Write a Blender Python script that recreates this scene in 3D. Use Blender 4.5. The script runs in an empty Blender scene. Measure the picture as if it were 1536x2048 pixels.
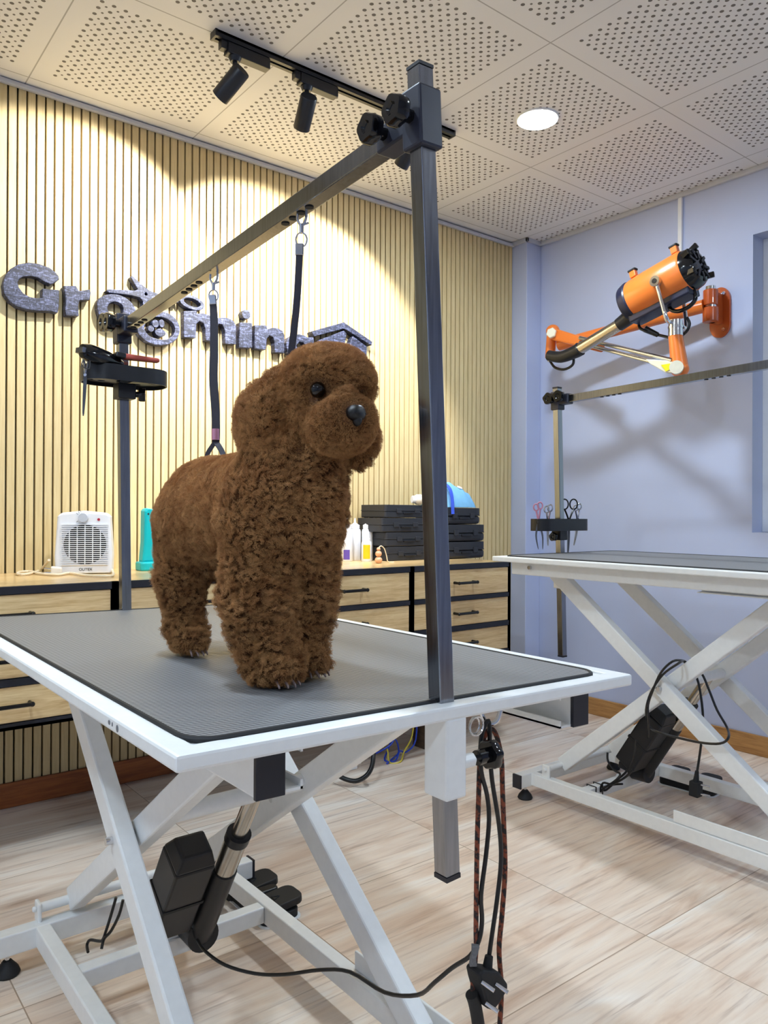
import bpy, bmesh, math, random
import numpy as np
from mathutils import Vector, Matrix, noise
R = random.Random(7)
C = bpy.context.scene.collection
V = Vector

# ------------------------------------------------------------------ materials
def lin(c):
    o = []
    for v in c:
        v = v / 255.0
        o.append(v / 12.92 if v <= 0.04045 else ((v + 0.055) / 1.055) ** 2.4)
    return (o[0], o[1], o[2], 1.0)

class NT:
    def __init__(s, name):
        s.m = bpy.data.materials.new(name); s.m.use_nodes = True
        s.t = s.m.node_tree; s.t.nodes.clear()
        s.out = s.n('ShaderNodeOutputMaterial'); s.b = s.n('ShaderNodeBsdfPrincipled')
        s.l(s.b.outputs[0], s.out.inputs[0])
    def n(s, ty, **kw):
        x = s.t.nodes.new(ty)
        for k, v in kw.items(): setattr(x, k, v)
        return x
    def l(s, a, b): s.t.links.new(a, b)
    def pos(s): return s.n('ShaderNodeNewGeometry').outputs['Position']
    def mapping(s, vec, scale=(1, 1, 1), loc=(0, 0, 0), rot=(0, 0, 0)):
        m = s.n('ShaderNodeMapping'); s.l(vec, m.inputs[0])
        m.inputs['Scale'].default_value = scale; m.inputs['Location'].default_value = loc; m.inputs['Rotation'].default_value = rot
        return m.outputs[0]
    def noise(s, vec, scale=5, detail=3, rough=0.5, dist=0.0):
        x = s.n('ShaderNodeTexNoise'); s.l(vec, x.inputs['Vector'])
        x.inputs['Scale'].default_value = scale; x.inputs['Detail'].default_value = detail
        x.inputs['Roughness'].default_value = rough; x.inputs['Distortion'].default_value = dist
        return x.outputs[0]
    def ramp(s, fac, stops):
        x = s.n('ShaderNodeValToRGB'); s.l(fac, x.inputs[0])
        el = x.color_ramp.elements
        while len(el) < len(stops): el.new(0.5)
        for e, (p, c) in zip(el, stops): e.position = p; e.color = c
        return x.outputs[0]
    def math(s, op, a, b=None, c=None, clamp=False):
        x = s.n('ShaderNodeMath', operation=op); x.use_clamp = clamp
        for i, v in enumerate((a, b, c)):
            if v is None: continue
            if isinstance(v, (int, float)): x.inputs[i].default_value = v
            else: s.l(v, x.inputs[i])
        return x.outputs[0]
    def mix(s, fac, a, b, mode='MIX'):
        x = s.n('ShaderNodeMix', data_type='RGBA', blend_type=mode)
        for i, v in ((0, fac), (6, a), (7, b)):
            if isinstance(v, (int, float, tuple)): x.inputs[i].default_value = v
            else: s.l(v, x.inputs[i])
        return x.outputs[2]
    def bump(s, h, strength=0.3, dist=0.002):
        x = s.n('ShaderNodeBump'); s.l(h, x.inputs['Height'])
        x.inputs['Strength'].default_value = strength; x.inputs['Distance'].default_value = dist
        s.l(x.outputs[0], s.b.inputs['Normal'])
    def sep(s, vec):
        x = s.n('ShaderNodeSeparateXYZ'); s.l(vec, x.inputs[0]); return x.outputs
    def set(s, **kw):
        for k, v in kw.items(): s.b.inputs[k.replace('_', ' ')].default_value = v
        return s
    def col(s, v):
        if isinstance(v, tuple): s.b.inputs['Base Color'].default_value = v
        else: s.l(v, s.b.inputs['Base Color'])

def plain(name, rgb, rough=0.5, metal=0.0, var=0.06, scale=30, bump=0.0, coat=0.0):
    t = NT(name); c = lin(rgb)
    f = t.noise(t.pos(), scale, 3)
    d = tuple(x * (1 - var) for x in c[:3]) + (1,); u = tuple(min(1, x * (1 + var)) for x in c[:3]) + (1,)
    t.col(t.ramp(f, [(0.3, d), (0.7, u)]))
    t.set(Roughness=rough, Metallic=metal)
    if coat: t.set(Coat_Weight=coat)
    if bump: t.bump(t.noise(t.pos(), scale * 8, 2), bump, 0.001)
    return t.m

def wood(name, c1, c2, stretch, rough=0.45, scale=6.0, c3=None):
    t = NT(name)
    v = t.mapping(t.pos(), stretch)
    a = t.noise(v, scale, 6, 0.6, 0.6); b = t.noise(v, scale * 3.7, 3, 0.5)
    f = t.math('ADD', t.math('MULTIPLY', a, 0.7), t.math('MULTIPLY', b, 0.3))
    st = [(0.35, lin(c2)), (0.62, lin(c1))]
    if c3: st = [(0.32, lin(c3)), (0.45, lin(c2)), (0.62, lin(c1))]
    t.col(t.ramp(f, st)); t.set(Roughness=rough)
    return t.m

def steel(name, rgb, rough=0.2):
    t = NT(name)
    v = t.mapping(t.pos(), (60, 60, 3))
    f = t.noise(v, 4, 3)
    c = lin(rgb); d = tuple(x * 0.8 for x in c[:3]) + (1,)
    t.col(t.ramp(f, [(0.3, d), (0.7, c)]))
    t.l(t.math('ADD', t.math('MULTIPLY', f, 0.14), rough - 0.05), t.b.inputs['Roughness'])
    t.set(Metallic=1.0)
    return t.m

M = {}
M['white_steel'] = plain('white_powder_coat', (238, 240, 240), 0.38, 0, 0.02, 60)
M['steel'] = steel('brushed_stainless', (150, 153, 160), 0.17)
M['chrome'] = plain('chrome', (215, 216, 220), 0.1, 1.0, 0.02)
M['dark_steel'] = plain('dark_steel', (120, 122, 126), 0.3, 1.0, 0.05)
M['black'] = plain('black_plastic', (19, 20, 25), 0.4, 0, 0.1)
M['gloss_black'] = plain('glossy_black_plastic', (12, 12, 15), 0.12, 0, 0.05)
M['clamp'] = plain('charcoal_cast_plastic', (42, 45, 60), 0.4, 0, 0.06)
M['case'] = plain('black_case_plastic', (36, 38, 44), 0.5, 0, 0.12, 200, 0.2)
M['rubber'] = plain('black_rubber', (22, 23, 26), 0.65, 0, 0.1)
M['cable'] = plain('black_cable', (20, 20, 22), 0.35, 0, 0.05)
M['frame'] = plain('black_cabinet_frame', (26, 28, 38), 0.45, 0, 0.05)
M['strap'] = plain('black_nylon_strap', (52, 50, 60), 0.75, 0, 0.15, 900)
M['lamp'] = plain('black_lamp_paint', (22, 24, 32), 0.35, 0, 0.05)
M['orange'] = plain('orange_enamel', (232, 122, 46), 0.3, 0, 0.03, 20, 0, 0.3)
M['rust_orange'] = plain('burnt_orange_enamel', (186, 82, 30), 0.25, 0, 0.04, 20, 0, 0.4)
M['navy'] = plain('navy_plastic', (30, 34, 58), 0.35)
M['silver'] = plain('brushed_silver', (196, 190, 180), 0.22, 1.0, 0.05)
M['cream_metal'] = plain('cream_metal', (226, 220, 198), 0.35)
M['yellow'] = plain('yellow_label', (232, 218, 20), 0.5)
M['blue_wall'] = plain('lavender_blue_paint', (188, 197, 226), 0.7, 0, 0.025, 3.0, 0.05)
M['grey_blue'] = plain('shaded_grey_paint', (168, 178, 196), 0.75, 0, 0.03, 3.0)
M['plain_wall'] = plain('plain_wall_paint', (178, 186, 208), 0.8, 0, 0.02, 2.0)
M['white_plastic'] = plain('white_plastic', (236, 237, 240), 0.35, 0, 0.02)
M['offwhite'] = plain('ivory_plastic', (232, 222, 205), 0.45, 0, 0.03)
M['teal'] = plain('teal_plastic', (10, 178, 184), 0.35, 0, 0.04)
M['trim'] = plain('grey_ceiling_trim', (196, 198, 206), 0.5, 0, 0.03)
M['dial_grey'] = plain('pale_grey_dial', (196, 200, 208), 0.35)
M['red_dot'] = plain('red_plastic', (170, 40, 60), 0.4)
M['red_grip'] = plain('brick_red_grip', (176, 78, 66), 0.5)
M['pink'] = plain('pink_anodised', (214, 150, 172), 0.3, 0.6)
M['tape'] = plain('grey_hook_tape', (112, 112, 114), 0.8, 0, 0.15, 400)
M['blue_wire'] = plain('blue_wire', (38, 70, 190), 0.4)
M['yellow_wire'] = plain('yellow_wire', (216, 196, 70), 0.4)
M['cloth'] = plain('light_blue_cloth', (124, 184, 226), 0.85, 0, 0.06, 40, 0.2)
M['blue_strap'] = plain('royal_blue_strap', (52, 84, 206), 0.7)
M['dark_wood'] = wood('dark_wood', (92, 70, 52), (58, 44, 36), (2, 2, 12), 0.6)
M['bead'] = wood('bead_wood', (226, 176, 138), (206, 150, 112), (8, 8, 30), 0.5)
M['yellow_paper'] = plain('yellow_label_paper', (238, 186, 14), 0.5)
M['purple'] = plain('purple_label', (92, 70, 160), 0.5)
M['bottle'] = plain('translucent_white_bottle', (228, 232, 240), 0.3, 0, 0.02)
M['wire_white'] = plain('ivory_cord', (232, 218, 190), 0.5)
M['claw'] = plain('dark_claw', (120, 100, 96), 0.3)
M['nose'] = plain('black_nose', (12, 12, 14), 0.3, 0, 0.2, 300, 0.3)
M['eye'] = plain('dark_eye', (8, 5, 5), 0.02, 0, 0.02, 20)
M['dark_metal'] = plain('gunmetal', (70, 72, 76), 0.3, 1.0)
M['print'] = plain('grey_print', (110, 112, 118), 0.5)
M['slat'] = wood('slat_veneer', (218, 197, 148), (202, 178, 128), (9, 9, 0.55), 0.5, 9.0)
M['felt'] = plain('black_felt', (9, 8, 8), 0.95, 0, 0.2, 300)
M['drawer'] = wood('drawer_oak', (234, 206, 156), (214, 180, 128), (0.7, 10, 10), 0.42, 8.0, (192, 154, 106))
M['worktop'] = wood('worktop_oak', (222, 192, 140), (200, 166, 114), (0.8, 8, 8), 0.25, 6.0)
M['base_wood_right'] = wood('baseboard_oak', (190, 142, 84), (150, 104, 58), (8, 0.9, 10), 0.4, 5.0)
M['base_wood'] = wood('baseboard_brown', (166, 96, 48), (126, 66, 32), (0.9, 8, 10), 0.35, 5.0)

def m_floor():
    t = NT('wood_look_floor_tile'); p = t.pos(); s = t.sep(p)
    tx = t.math('DIVIDE', t.math('SUBTRACT', s[0], 0.388), 0.6065); ty = t.math('DIVIDE', t.math('SUBTRACT', s[1], 1.034), 0.6065)
    ix = t.math('FLOOR', tx); iy = t.math('FLOOR', ty)
    fx = t.math('SUBTRACT', tx, ix); fy = t.math('SUBTRACT', ty, iy)
    def edge(f): return t.math('MINIMUM', f, t.math('SUBTRACT', 1.0, f))
    e = t.math('MINIMUM', edge(fx), edge(fy))
    grout = t.math('LESS_THAN', e, 0.0022)
    cid = t.n('ShaderNodeCombineXYZ'); t.l(ix, cid.inputs[0]); t.l(iy, cid.inputs[1])
    wn = t.n('ShaderNodeTexWhiteNoise', noise_dimensions='3D'); t.l(cid.outputs[0], wn.inputs[0])
    off = t.n('ShaderNodeVectorMath', operation='SCALE'); t.l(wn.outputs['Color'], off.inputs[0]); off.inputs['Scale'].default_value = 17.0
    add = t.n('ShaderNodeVectorMath', operation='ADD'); t.l(p, add.inputs[0]); t.l(off.outputs[0], add.inputs[1])
    big = t.noise(t.mapping(add.outputs[0], (1.1, 7.0, 1)), 1.6, 4, 0.55, 1.2)
    fine = t.noise(t.mapping(add.outputs[0], (1.6, 42, 1)), 2.2, 4, 0.6, 0.4)
    c1 = t.ramp(big, [(0.28, lin((208, 180, 158))), (0.40, lin((228, 207, 188))), (0.56, lin((240, 226, 211))), (0.72, lin((246, 240, 232)))])
    c2 = t.ramp(fine, [(0.30, lin((176, 152, 136))), (0.45, lin((241, 234, 228))), (0.7, lin((255, 250, 244)))])
    c = t.mix(0.62, c1, c2, 'MULTIPLY')
    c = t.mix(grout, c, lin((170, 146, 124)))
    t.col(c); t.set(Roughness=0.33, Specular_IOR_Level=0.35)
    return t.m
M['floor'] = m_floor()

def m_ceiling():
    t = NT('perforated_ceiling_tile'); s = t.sep(t.pos())
    T = 0.6; pitch = 0.0335
    tx = t.math('DIVIDE', t.math('SUBTRACT', s[0], CEIL_OX), T); ty = t.math('DIVIDE', t.math('SUBTRACT', s[1], CEIL_OY), T)
    fx = t.math('FRACT', tx); fy = t.math('FRACT', ty)
    def edge(f): return t.math('MINIMUM', f, t.math('SUBTRACT', 1.0, f))
    e = t.math('MINIMUM', edge(fx), edge(fy))
    seam = t.math('LESS_THAN', e, 0.0035)
    mx = t.math('SUBTRACT', t.math('MULTIPLY', fx, T), 0.3); my = t.math('SUBTRACT', t.math('MULTIPLY', fy, T), 0.3)
    def holes(shift, rad, lim):
        ux = t.math('ADD', t.math('DIVIDE', mx, pitch), shift); uy = t.math('ADD', t.math('DIVIDE', my, pitch), shift)
        rx = t.math('ROUND', ux); ry = t.math('ROUND', uy)
        dx = t.math('SUBTRACT', ux, rx); dy = t.math('SUBTRACT', uy, ry)
        d = t.math('SQRT', t.math('ADD', t.math('MULTIPLY', dx, dx), t.math('MULTIPLY', dy, dy)))
        h = t.math('LESS_THAN', d, rad / pitch)
        inx = t.math('LESS_THAN', t.math('ABSOLUTE', mx), lim); iny = t.math('LESS_THAN', t.math('ABSOLUTE', my), lim)
        return t.math('MULTIPLY', h, t.math('MULTIPLY', inx, iny))
    h = t.math('MAXIMUM', holes(0.0, 0.0062, 0.2455), holes(0.5, 0.0038, 0.2455))
    c = t.mix(t.math('MULTIPLY', seam, 0.6), lin((226, 226, 228)), lin((120, 118, 116)))
    c = t.mix(h, c, lin((110, 106, 104)))
    t.col(c); t.set(Roughness=0.8)
    return t.m
CEIL_OX, CEIL_OY = (0.6444, 2.7311)
M['ceiling'] = m_ceiling()

def m_mat():
    t = NT('ribbed_grey_rubber_mat'); s = t.sep(t.pos())
    k = 2 * math.pi / 0.0068
    a = t.math('SINE', t.math('MULTIPLY', s[0], k)); b = t.math('SINE', t.math('MULTIPLY', s[1], k))
    h = t.math('MULTIPLY', t.math('ADD', t.math('MULTIPLY', a, 0.35), t.math('ADD', b, 1.0)), 0.4)
    t.col(t.ramp(h, [(0.1, lin((88, 88, 91))), (0.75, lin((146, 146, 147)))]))
    t.set(Roughness=0.5, Specular_IOR_Level=0.5); t.bump(h, 0.5, 0.0015)
    return t.m
M['mat'] = m_mat()

def m_letter():
    t = NT('distressed_slate_letter')
    a = t.noise(t.mapping(t.pos(), (14, 14, 60), rot=(0, 0.5, 0)), 2.0, 5, 0.65, 1.2)
    b = t.noise(t.mapping(t.pos(), (150, 40, 40), rot=(0, -0.5, 0)), 1.5, 3, 0.6, 1.5)
    f = t.math('ADD', t.math('MULTIPLY', a, 0.6), t.math('MULTIPLY', b, 0.4))
    t.col(t.ramp(f, [(0.36, lin((18, 19, 28))), (0.5, lin((42, 45, 64))), (0.64, lin((112, 118, 152)))])); t.set(Roughness=0.5)
    return t.m
M['letter'] = m_letter()

def m_leash():
    t = NT('orange_black_braid'); s = t.sep(t.pos())
    k = t.math('SINE', t.math('ADD', t.math('MULTIPLY', s[2], 300.0), t.math('MULTIPLY', s[0], 500.0)))
    n = t.noise(t.pos(), 160, 2)
    f = t.math('ADD', t.math('MULTIPLY', k, 0.10), n)
    t.col(t.ramp(f, [(0.42, lin((46, 38, 36))), (0.58, lin((140, 72, 48)))])); t.set(Roughness=0.8)
    return t.m
M['leash'] = m_leash()

def emit(name, rgb, strength):
    t = NT(name); e = t.n('ShaderNodeEmission'); e.inputs[0].default_value = rgb; e.inputs[1].default_value = strength
    t.l(e.outputs[0], t.out.inputs[0]); return t.m
M['led'] = emit('led_diffuser', (0.74, 0.88, 1.0, 1), 400.0)
M['spot_led'] = emit('spot_led', (1.0, 0.95, 0.86, 1), 8.0)

def m_glass():
    t = NT('frosted_window_glass')
    t.col(lin((226, 240, 244))); t.set(Roughness=0.35, Transmission_Weight=0.75, IOR=1.3)
    t.bump(t.noise(t.pos(), 220, 2), 0.2, 0.001)
    return t.m
M['glass'] = m_glass()

def m_fur():
    t = NT('brown_poodle_fur')
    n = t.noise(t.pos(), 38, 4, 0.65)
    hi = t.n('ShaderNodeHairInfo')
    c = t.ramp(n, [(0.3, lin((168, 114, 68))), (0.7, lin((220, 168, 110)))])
    c2 = t.mix(hi.outputs['Intercept'], t.mix(1.0, c, (0.26, 0.22, 0.20, 1), 'MULTIPLY'), c)  # hair roots darkened: shade between tufts put into the colour
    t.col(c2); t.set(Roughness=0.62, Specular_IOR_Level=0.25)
    return t.m
M['fur'] = m_fur()

# ------------------------------------------------------------------ mesh builder
class MB:
    def __init__(s): s.v = []; s.f = []; s.mi = []; s.cur = 0
    def add(s, vs, fs):
        k = len(s.v); s.v += [tuple(v) for v in vs]
        for f in fs: s.f.append([i + k for i in f]); s.mi.append(s.cur)
        return s
    def mat(s, i): s.cur = i; return s
    def box(s, x0, x1, y0, y1, z0, z1):
        return s.add([(x0,y0,z0),(x1,y0,z0),(x1,y1,z0),(x0,y1,z0),(x0,y0,z1),(x1,y0,z1),(x1,y1,z1),(x0,y1,z1)],
                     [(0,3,2,1),(4,5,6,7),(0,1,5,4),(1,2,6,5),(2,3,7,6),(3,0,4,7)])
    def bar(s, p, q, w, h, side=(1,0,0), w2=None, h2=None):
        p, q = V(p), V(q); d = (q - p).normalized(); a = V(side); a = (a - d * a.dot(d)).normalized(); b = d.cross(a)
        w2 = w if w2 is None else w2; h2 = h if h2 is None else h2
        r = []
        for c, ww, hh in ((p, w, h), (q, w2, h2)):
            for sx, sy in ((-1,-1),(1,-1),(1,1),(-1,1)): r.append(c + a * (sx * ww / 2) + b * (sy * hh / 2))
        return s.add(r, [(0,3,2,1),(4,5,6,7),(0,1,5,4),(1,2,6,5),(2,3,7,6),(3,0,4,7)])
    def cyl(s, p, q, r0, r1=None, n=20, caps=True):
        p, q = V(p), V(q); r1 = r0 if r1 is None else r1
        d = (q - p).normalized(); a = d.orthogonal().normalized(); b = d.cross(a); vs = []
        for c, r in ((p, r0), (q, r1)):
            for i in range(n):
                t = 2 * math.pi * i / n; vs.append(c + (a * math.cos(t) + b * math.sin(t)) * r)
        fs = [(i, (i + 1) % n, n + (i + 1) % n, n + i) for i in range(n)]
        if caps: fs += [tuple(range(n - 1, -1, -1)), tuple(range(n, 2 * n))]
        return s.add(vs, fs)
    def lathe(s, prof, p, d=(0,0,1), n=24, lobes=0, amp=0.0, sx=1.0, sy=1.0, xdir=None):
        p, d = V(p), V(d).normalized(); a = V(xdir) if xdir else d.orthogonal(); a = (a - d * a.dot(d)).normalized(); b = d.cross(a); vs = []
        for r, z in prof:
            for i in range(n):
                t = 2 * math.pi * i / n; rr = r * (1 + amp * math.cos(lobes * t)) if lobes else r
                vs.append(p + d * z + a * (math.cos(t) * rr * sx) + b * (math.sin(t) * rr * sy))
        fs = []; m = len(prof)
        for j in range(m - 1):
            for i in range(n): fs.append((j * n + i, j * n + (i + 1) % n, (j + 1) * n + (i + 1) % n, (j + 1) * n + i))
        fs.append(tuple(range(n - 1, -1, -1))); fs.append(tuple(range((m - 1) * n, m * n)))
        return s.add(vs, fs)
    def tube(s, pts, r, n=10, closed=False, smooth=4, flat=1.0, rr=None):
        P = [V(p) for p in pts]
        if smooth and len(P) > 2: P = spline(P, smooth, closed)
        m = len(P); vs = []; a = None
        for i in range(m):
            d = (P[(i + 1) % m] - P[i - 1]) if closed else (P[min(i + 1, m - 1)] - P[max(i - 1, 0)])
            d.normalize()
            a = d.orthogonal().normalized() if a is None else (a - d * a.dot(d)).normalized()
            b = d.cross(a); q = r if rr is None else rr[0] + (rr[1] - rr[0]) * i / (m - 1)
            for k in range(n):
                t = 2 * math.pi * k / n; vs.append(P[i] + a * (math.cos(t) * q) + b * (math.sin(t) * q * flat))
        fs = []
        for i in range(m if closed else m - 1):
            for k in range(n):
                j = (i + 1) % m; fs.append((i * n + k, i * n + (k + 1) % n, j * n + (k + 1) % n, j * n + k))
        if not closed: fs += [tuple(range(n - 1, -1, -1)), tuple(range((m - 1) * n, m * n))]
        return s.add(vs, fs)
    def ribbon(s, pts, w, th, wdir):
        # flat strap along pts, width along wdir
        P = [V(p) for p in pts]; P = spline(P, 5, False) if len(P) > 2 else P
        vs = []; m = len(P)
        for i in range(m):
            d = (P[min(i + 1, m - 1)] - P[max(i - 1, 0)]).normalized(); a = V(wdir); a = (a - d * a.dot(d)).normalized(); b = d.cross(a)
            ww = w(i / (m - 1)) if callable(w) else w
            for sx, sy in ((-1,-1),(1,-1),(1,1),(-1,1)): vs.append(P[i] + a * (sx * ww / 2) + b * (sy * th / 2))
        fs = [(3,2,1,0), tuple((m - 1) * 4 + k for k in range(4))]
        for i in range(m - 1):
            for k in range(4): fs.append((i*4+k, i*4+(k+1)%4, (i+1)*4+(k+1)%4, (i+1)*4+k))
        return s.add(vs, fs)
    def ell(s, c, r, rot=None, nu=24, nv=14):
        c = V(c); vs = []; fs = []
        for j in range(nv + 1):
            ph = math.pi * j / nv
            for i in range(nu):
                t = 2 * math.pi * i / nu
                p = V((r[0] * math.sin(ph) * math.cos(t), r[1] * math.sin(ph) * math.sin(t), r[2] * math.cos(ph)))
                vs.append(c + (rot @ p if rot else p))
        for j in range(nv):
            for i in range(nu): fs.append((j*nu+i, (j+1)*nu+i, (j+1)*nu+(i+1)%nu, j*nu+(i+1)%nu))
        return s.add(vs, fs)
    def rbox(s, c, size, r, axes=None, seg=4):
        # rounded-corner slab: rounded in its local x-y plane, straight along local z
        ax = axes or Matrix.Identity(3); c = V(c); hx, hy, hz = (q / 2 for q in size); pts = []
        for cx, cy, a0 in ((hx - r, hy - r, 0), (-hx + r, hy - r, 90), (-hx + r, -hy + r, 180), (hx - r, -hy + r, 270)):
            for k in range(seg + 1):
                t = math.radians(a0 + 90 * k / seg); pts.append((cx + r * math.cos(t), cy + r * math.sin(t)))
        n = len(pts)
        vs = [c + ax @ V((x, y, -hz)) for x, y in pts] + [c + ax @ V((x, y, hz)) for x, y in pts]
        return s.add(vs, [tuple(range(n - 1, -1, -1)), tuple(range(n, 2 * n))] + [(i, (i + 1) % n, n + (i + 1) % n, n + i) for i in range(n)])
    def build(s, name, mats, parent=None, bevel=0.0, smooth=False, origin=None, seg=2, weld=False):
        mats = mats if isinstance(mats, (list, tuple)) else [mats]
        if parent is not None: o0 = V(parent['_w'])
        elif origin is not None: o0 = V(origin)
        else:
            A = np.array(s.v); o0 = V(((A[:,0].min() + A[:,0].max()) / 2, (A[:,1].min() + A[:,1].max()) / 2, A[:,2].min()))
        me = bpy.data.meshes.new(name)
        me.from_pydata([tuple(V(v) - o0) for v in s.v], [], s.f)
        for m in mats: me.materials.append(m if not isinstance(m, str) else M[m])
        for p, k in zip(me.polygons, s.mi): p.material_index = k
        bm = bmesh.new(); bm.from_mesh(me)
        if weld: bmesh.ops.remove_doubles(bm, verts=bm.verts, dist=1e-5)
        bmesh.ops.recalc_face_normals(bm, faces=bm.faces); bm.to_mesh(me); bm.free()
        o = bpy.data.objects.new(name, me); C.objects.link(o)
        if parent is not None: o.parent = parent
        else: o.location = o0
        o['_w'] = tuple(o0)
        if smooth:
            for p in me.polygons: p.use_smooth = True
            if smooth != 'all': me.set_sharp_from_angle(angle=math.radians(38))
        if bevel:
            b = o.modifiers.new('edge', 'BEVEL'); b.width = bevel; b.segments = seg; b.limit_method = 'ANGLE'; b.angle_limit = math.radians(40); b.harden_normals = False
        return o

def spline(P, k, closed):
    out = []; m = len(P)
    rng = range(m) if closed else range(m - 1)
    for i in rng:
        if closed: p0, p1, p2, p3 = P[i - 1], P[i], P[(i + 1) % m], P[(i + 2) % m]
        else: p0, p1, p2, p3 = P[max(i - 1, 0)], P[i], P[i + 1], P[min(i + 2, m - 1)]
        for j in range(k):
            t = j / k
            out.append(0.5 * ((2 * p1) + (p2 - p0) * t + (2 * p0 - 5 * p1 + 4 * p2 - p3) * t * t + (3 * p1 - p0 - 3 * p2 + p3) * t ** 3))
    if not closed: out.append(P[-1].copy())
    return out

def prism(poly, holes, fn, th):
    # polygon with holes (2-D) -> MB solid; fn maps (a, b, depth) to world
    bm = bmesh.new(); loops = [poly] + list(holes); es = []
    for lp in loops:
        vs = [bm.verts.new((a, b, 0)) for a, b in lp]
        for i in range(len(vs)): es.append(bm.edges.new((vs[i], vs[(i + 1) % len(vs)])))
    bmesh.ops.triangle_fill(bm, use_beauty=True, use_dissolve=False, edges=es)
    fs = list(bm.faces)
    g = bmesh.ops.extrude_face_region(bm, geom=fs)
    nv = [x for x in g['geom'] if isinstance(x, bmesh.types.BMVert)]
    for v in nv: v.co.z = th
    bm.verts.index_update(); mb = MB()
    mb.add([fn(v.co.x, v.co.y, v.co.z) for v in bm.verts], [[v.index for v in f.verts] for f in bm.faces])
    bm.free(); return mb

def arc(cx, cy, rx, ry, n=28, a0=0.0, a1=360.0, rot=0.0):
    o = []; c, s_ = math.cos(rot), math.sin(rot)
    m = n if abs(a1 - a0) >= 360 else n + 1
    for i in range(m):
        t = math.radians(a0 + (a1 - a0) * i / n); x, y = rx * math.cos(t), ry * math.sin(t)
        o.append((cx + x * c - y * s_, cy + x * s_ + y * c))
    return o

def tag(o, label, cat, group=None, kind=None):
    o['label'] = label; o['category'] = cat
    if group: o['group'] = group
    if kind: o['kind'] = kind
    return o
def thing(name, label, cat, loc, group=None):
    o = bpy.data.objects.new(name, None); C.objects.link(o); o.location = loc; o['_w'] = tuple(loc); o.empty_display_size = 0.05
    return tag(o, label, cat, group)
def struct(o): o['kind'] = 'structure'; return o
def knob(p, d, r, h, lobes=5, n=30):
    # lobed hand knob with a hub, seated at p and pointing along d
    return MB().lathe([(r*0.42, 0), (r*0.42, h*0.45), (r*0.9, h*0.45), (r, h*0.55), (r, h*0.9), (r*0.9, h), (r*0.45, h), (r*0.3, h*0.9)], p, d, n, lobes, 0.07)

H = 2.425; XB = 3.171; YA = 2.79; X0 = -1.6; Y0 = -2.4

# ------------------------------------------------------------------ setting
mb = MB(); mb.box(X0, XB + 0.2, Y0, YA + 0.2, -0.1, 0.0); struct(mb.build('floor', 'floor'))
mb = MB(); mb.box(X0, XB + 0.2, Y0, YA + 0.2, H, H + 0.08); struct(mb.build('ceiling', 'ceiling'))
# slat wall: veneer slats on black felt
mb = MB(); mb.box(X0, XB + 0.2, YA + 0.018, YA + 0.15, 0, H).mat(1)
x = 0.4463 - 0.0297 * 70; last = 3.058
while x < last - 0.004:
    mb.box(x + 0.0032, min(x + 0.0265, last), YA, YA + 0.02, 0.07, H - 0.004); x += 0.0297
struct(mb.build('wall_left', ['felt', 'slat']))
# wall with the window opening
WY0, WY1, WZ0, WZ1 = 0.62, 1.56, 0.915, 2.15
mb = MB()
mb.box(XB, XB + 0.2, WY1, YA + 0.01, 0, H).box(XB, XB + 0.2, Y0, WY0, 0, H).box(XB, XB + 0.2, WY0, WY1, 0, WZ0).box(XB, XB + 0.2, WY0, WY1, WZ1, H)
struct(mb.build('wall_right', 'blue_wall'))
struct(MB().box(X0, XB + 0.2, Y0 - 0.1, Y0, 0, H).build('wall_back', 'plain_wall'))
struct(MB().box(X0 - 0.1, X0, Y0, YA + 0.2, 0, H).build('wall_front', 'plain_wall'))
struct(MB().box(3.06, XB, 2.69, YA + 0.01, 0, H).build('pillar', 'blue_wall', bevel=0.004))
struct(MB().box(X0, 3.058, YA - 0.012, YA, 0, 0.083).build('baseboard_left', 'base_wood', bevel=0.003))
struct(MB().box(XB - 0.013, XB, Y0, 2.69, 0, 0.083).build('baseboard_right', 'base_wood_right', bevel=0.003))
mb = MB().bar((X0, YA - 0.008, H - 0.006), (3.058, YA - 0.008, H - 0.016), 0.016, 0.016, (0, 1, 0))
struct(mb.build('trim_1', 'trim', bevel=0.003))
struct(MB().box(XB - 0.018, XB, Y0, 2.69, H - 0.02, H).build('trim_2', 'trim', bevel=0.003))
mb = MB().box(3.046, 3.06, 2.676, YA, H - 0.02, H).box(3.046, XB, 2.676, 2.69, H - 0.02, H); struct(mb.build('trim_3', 'trim', bevel=0.002))
# window in its reveal
fy = lambda a, b, d: (XB + 0.085 + d, a, b)
w = struct(prism([(WY0, WZ0), (WY1, WZ0), (WY1, WZ1), (WY0, WZ1)], [[(WY0 + 0.035, WZ0 + 0.035), (1.07, WZ0 + 0.035), (1.07, WZ1 - 0.035), (WY0 + 0.035, WZ1 - 0.035)], [(1.11, WZ0 + 0.035), (WY1 - 0.035, WZ0 + 0.035), (WY1 - 0.035, WZ1 - 0.035), (1.11, WZ1 - 0.035)]], fy, 0.04).build('window_1', 'white_plastic', bevel=0.003))
MB().box(XB + 0.1, XB + 0.106, WY0 + 0.03, WY1 - 0.03, WZ0 + 0.03, WZ1 - 0.03).build('pane', 'glass', w)

# cable trunking
tag(MB().box(XB - 0.014, XB, 1.874, 1.893, 1.98, H - 0.02).build('cable_trunking', 'white_plastic', bevel=0.002), 'white vertical cable trunking running down blue wall above the orange dryer', 'trunking')

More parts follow.
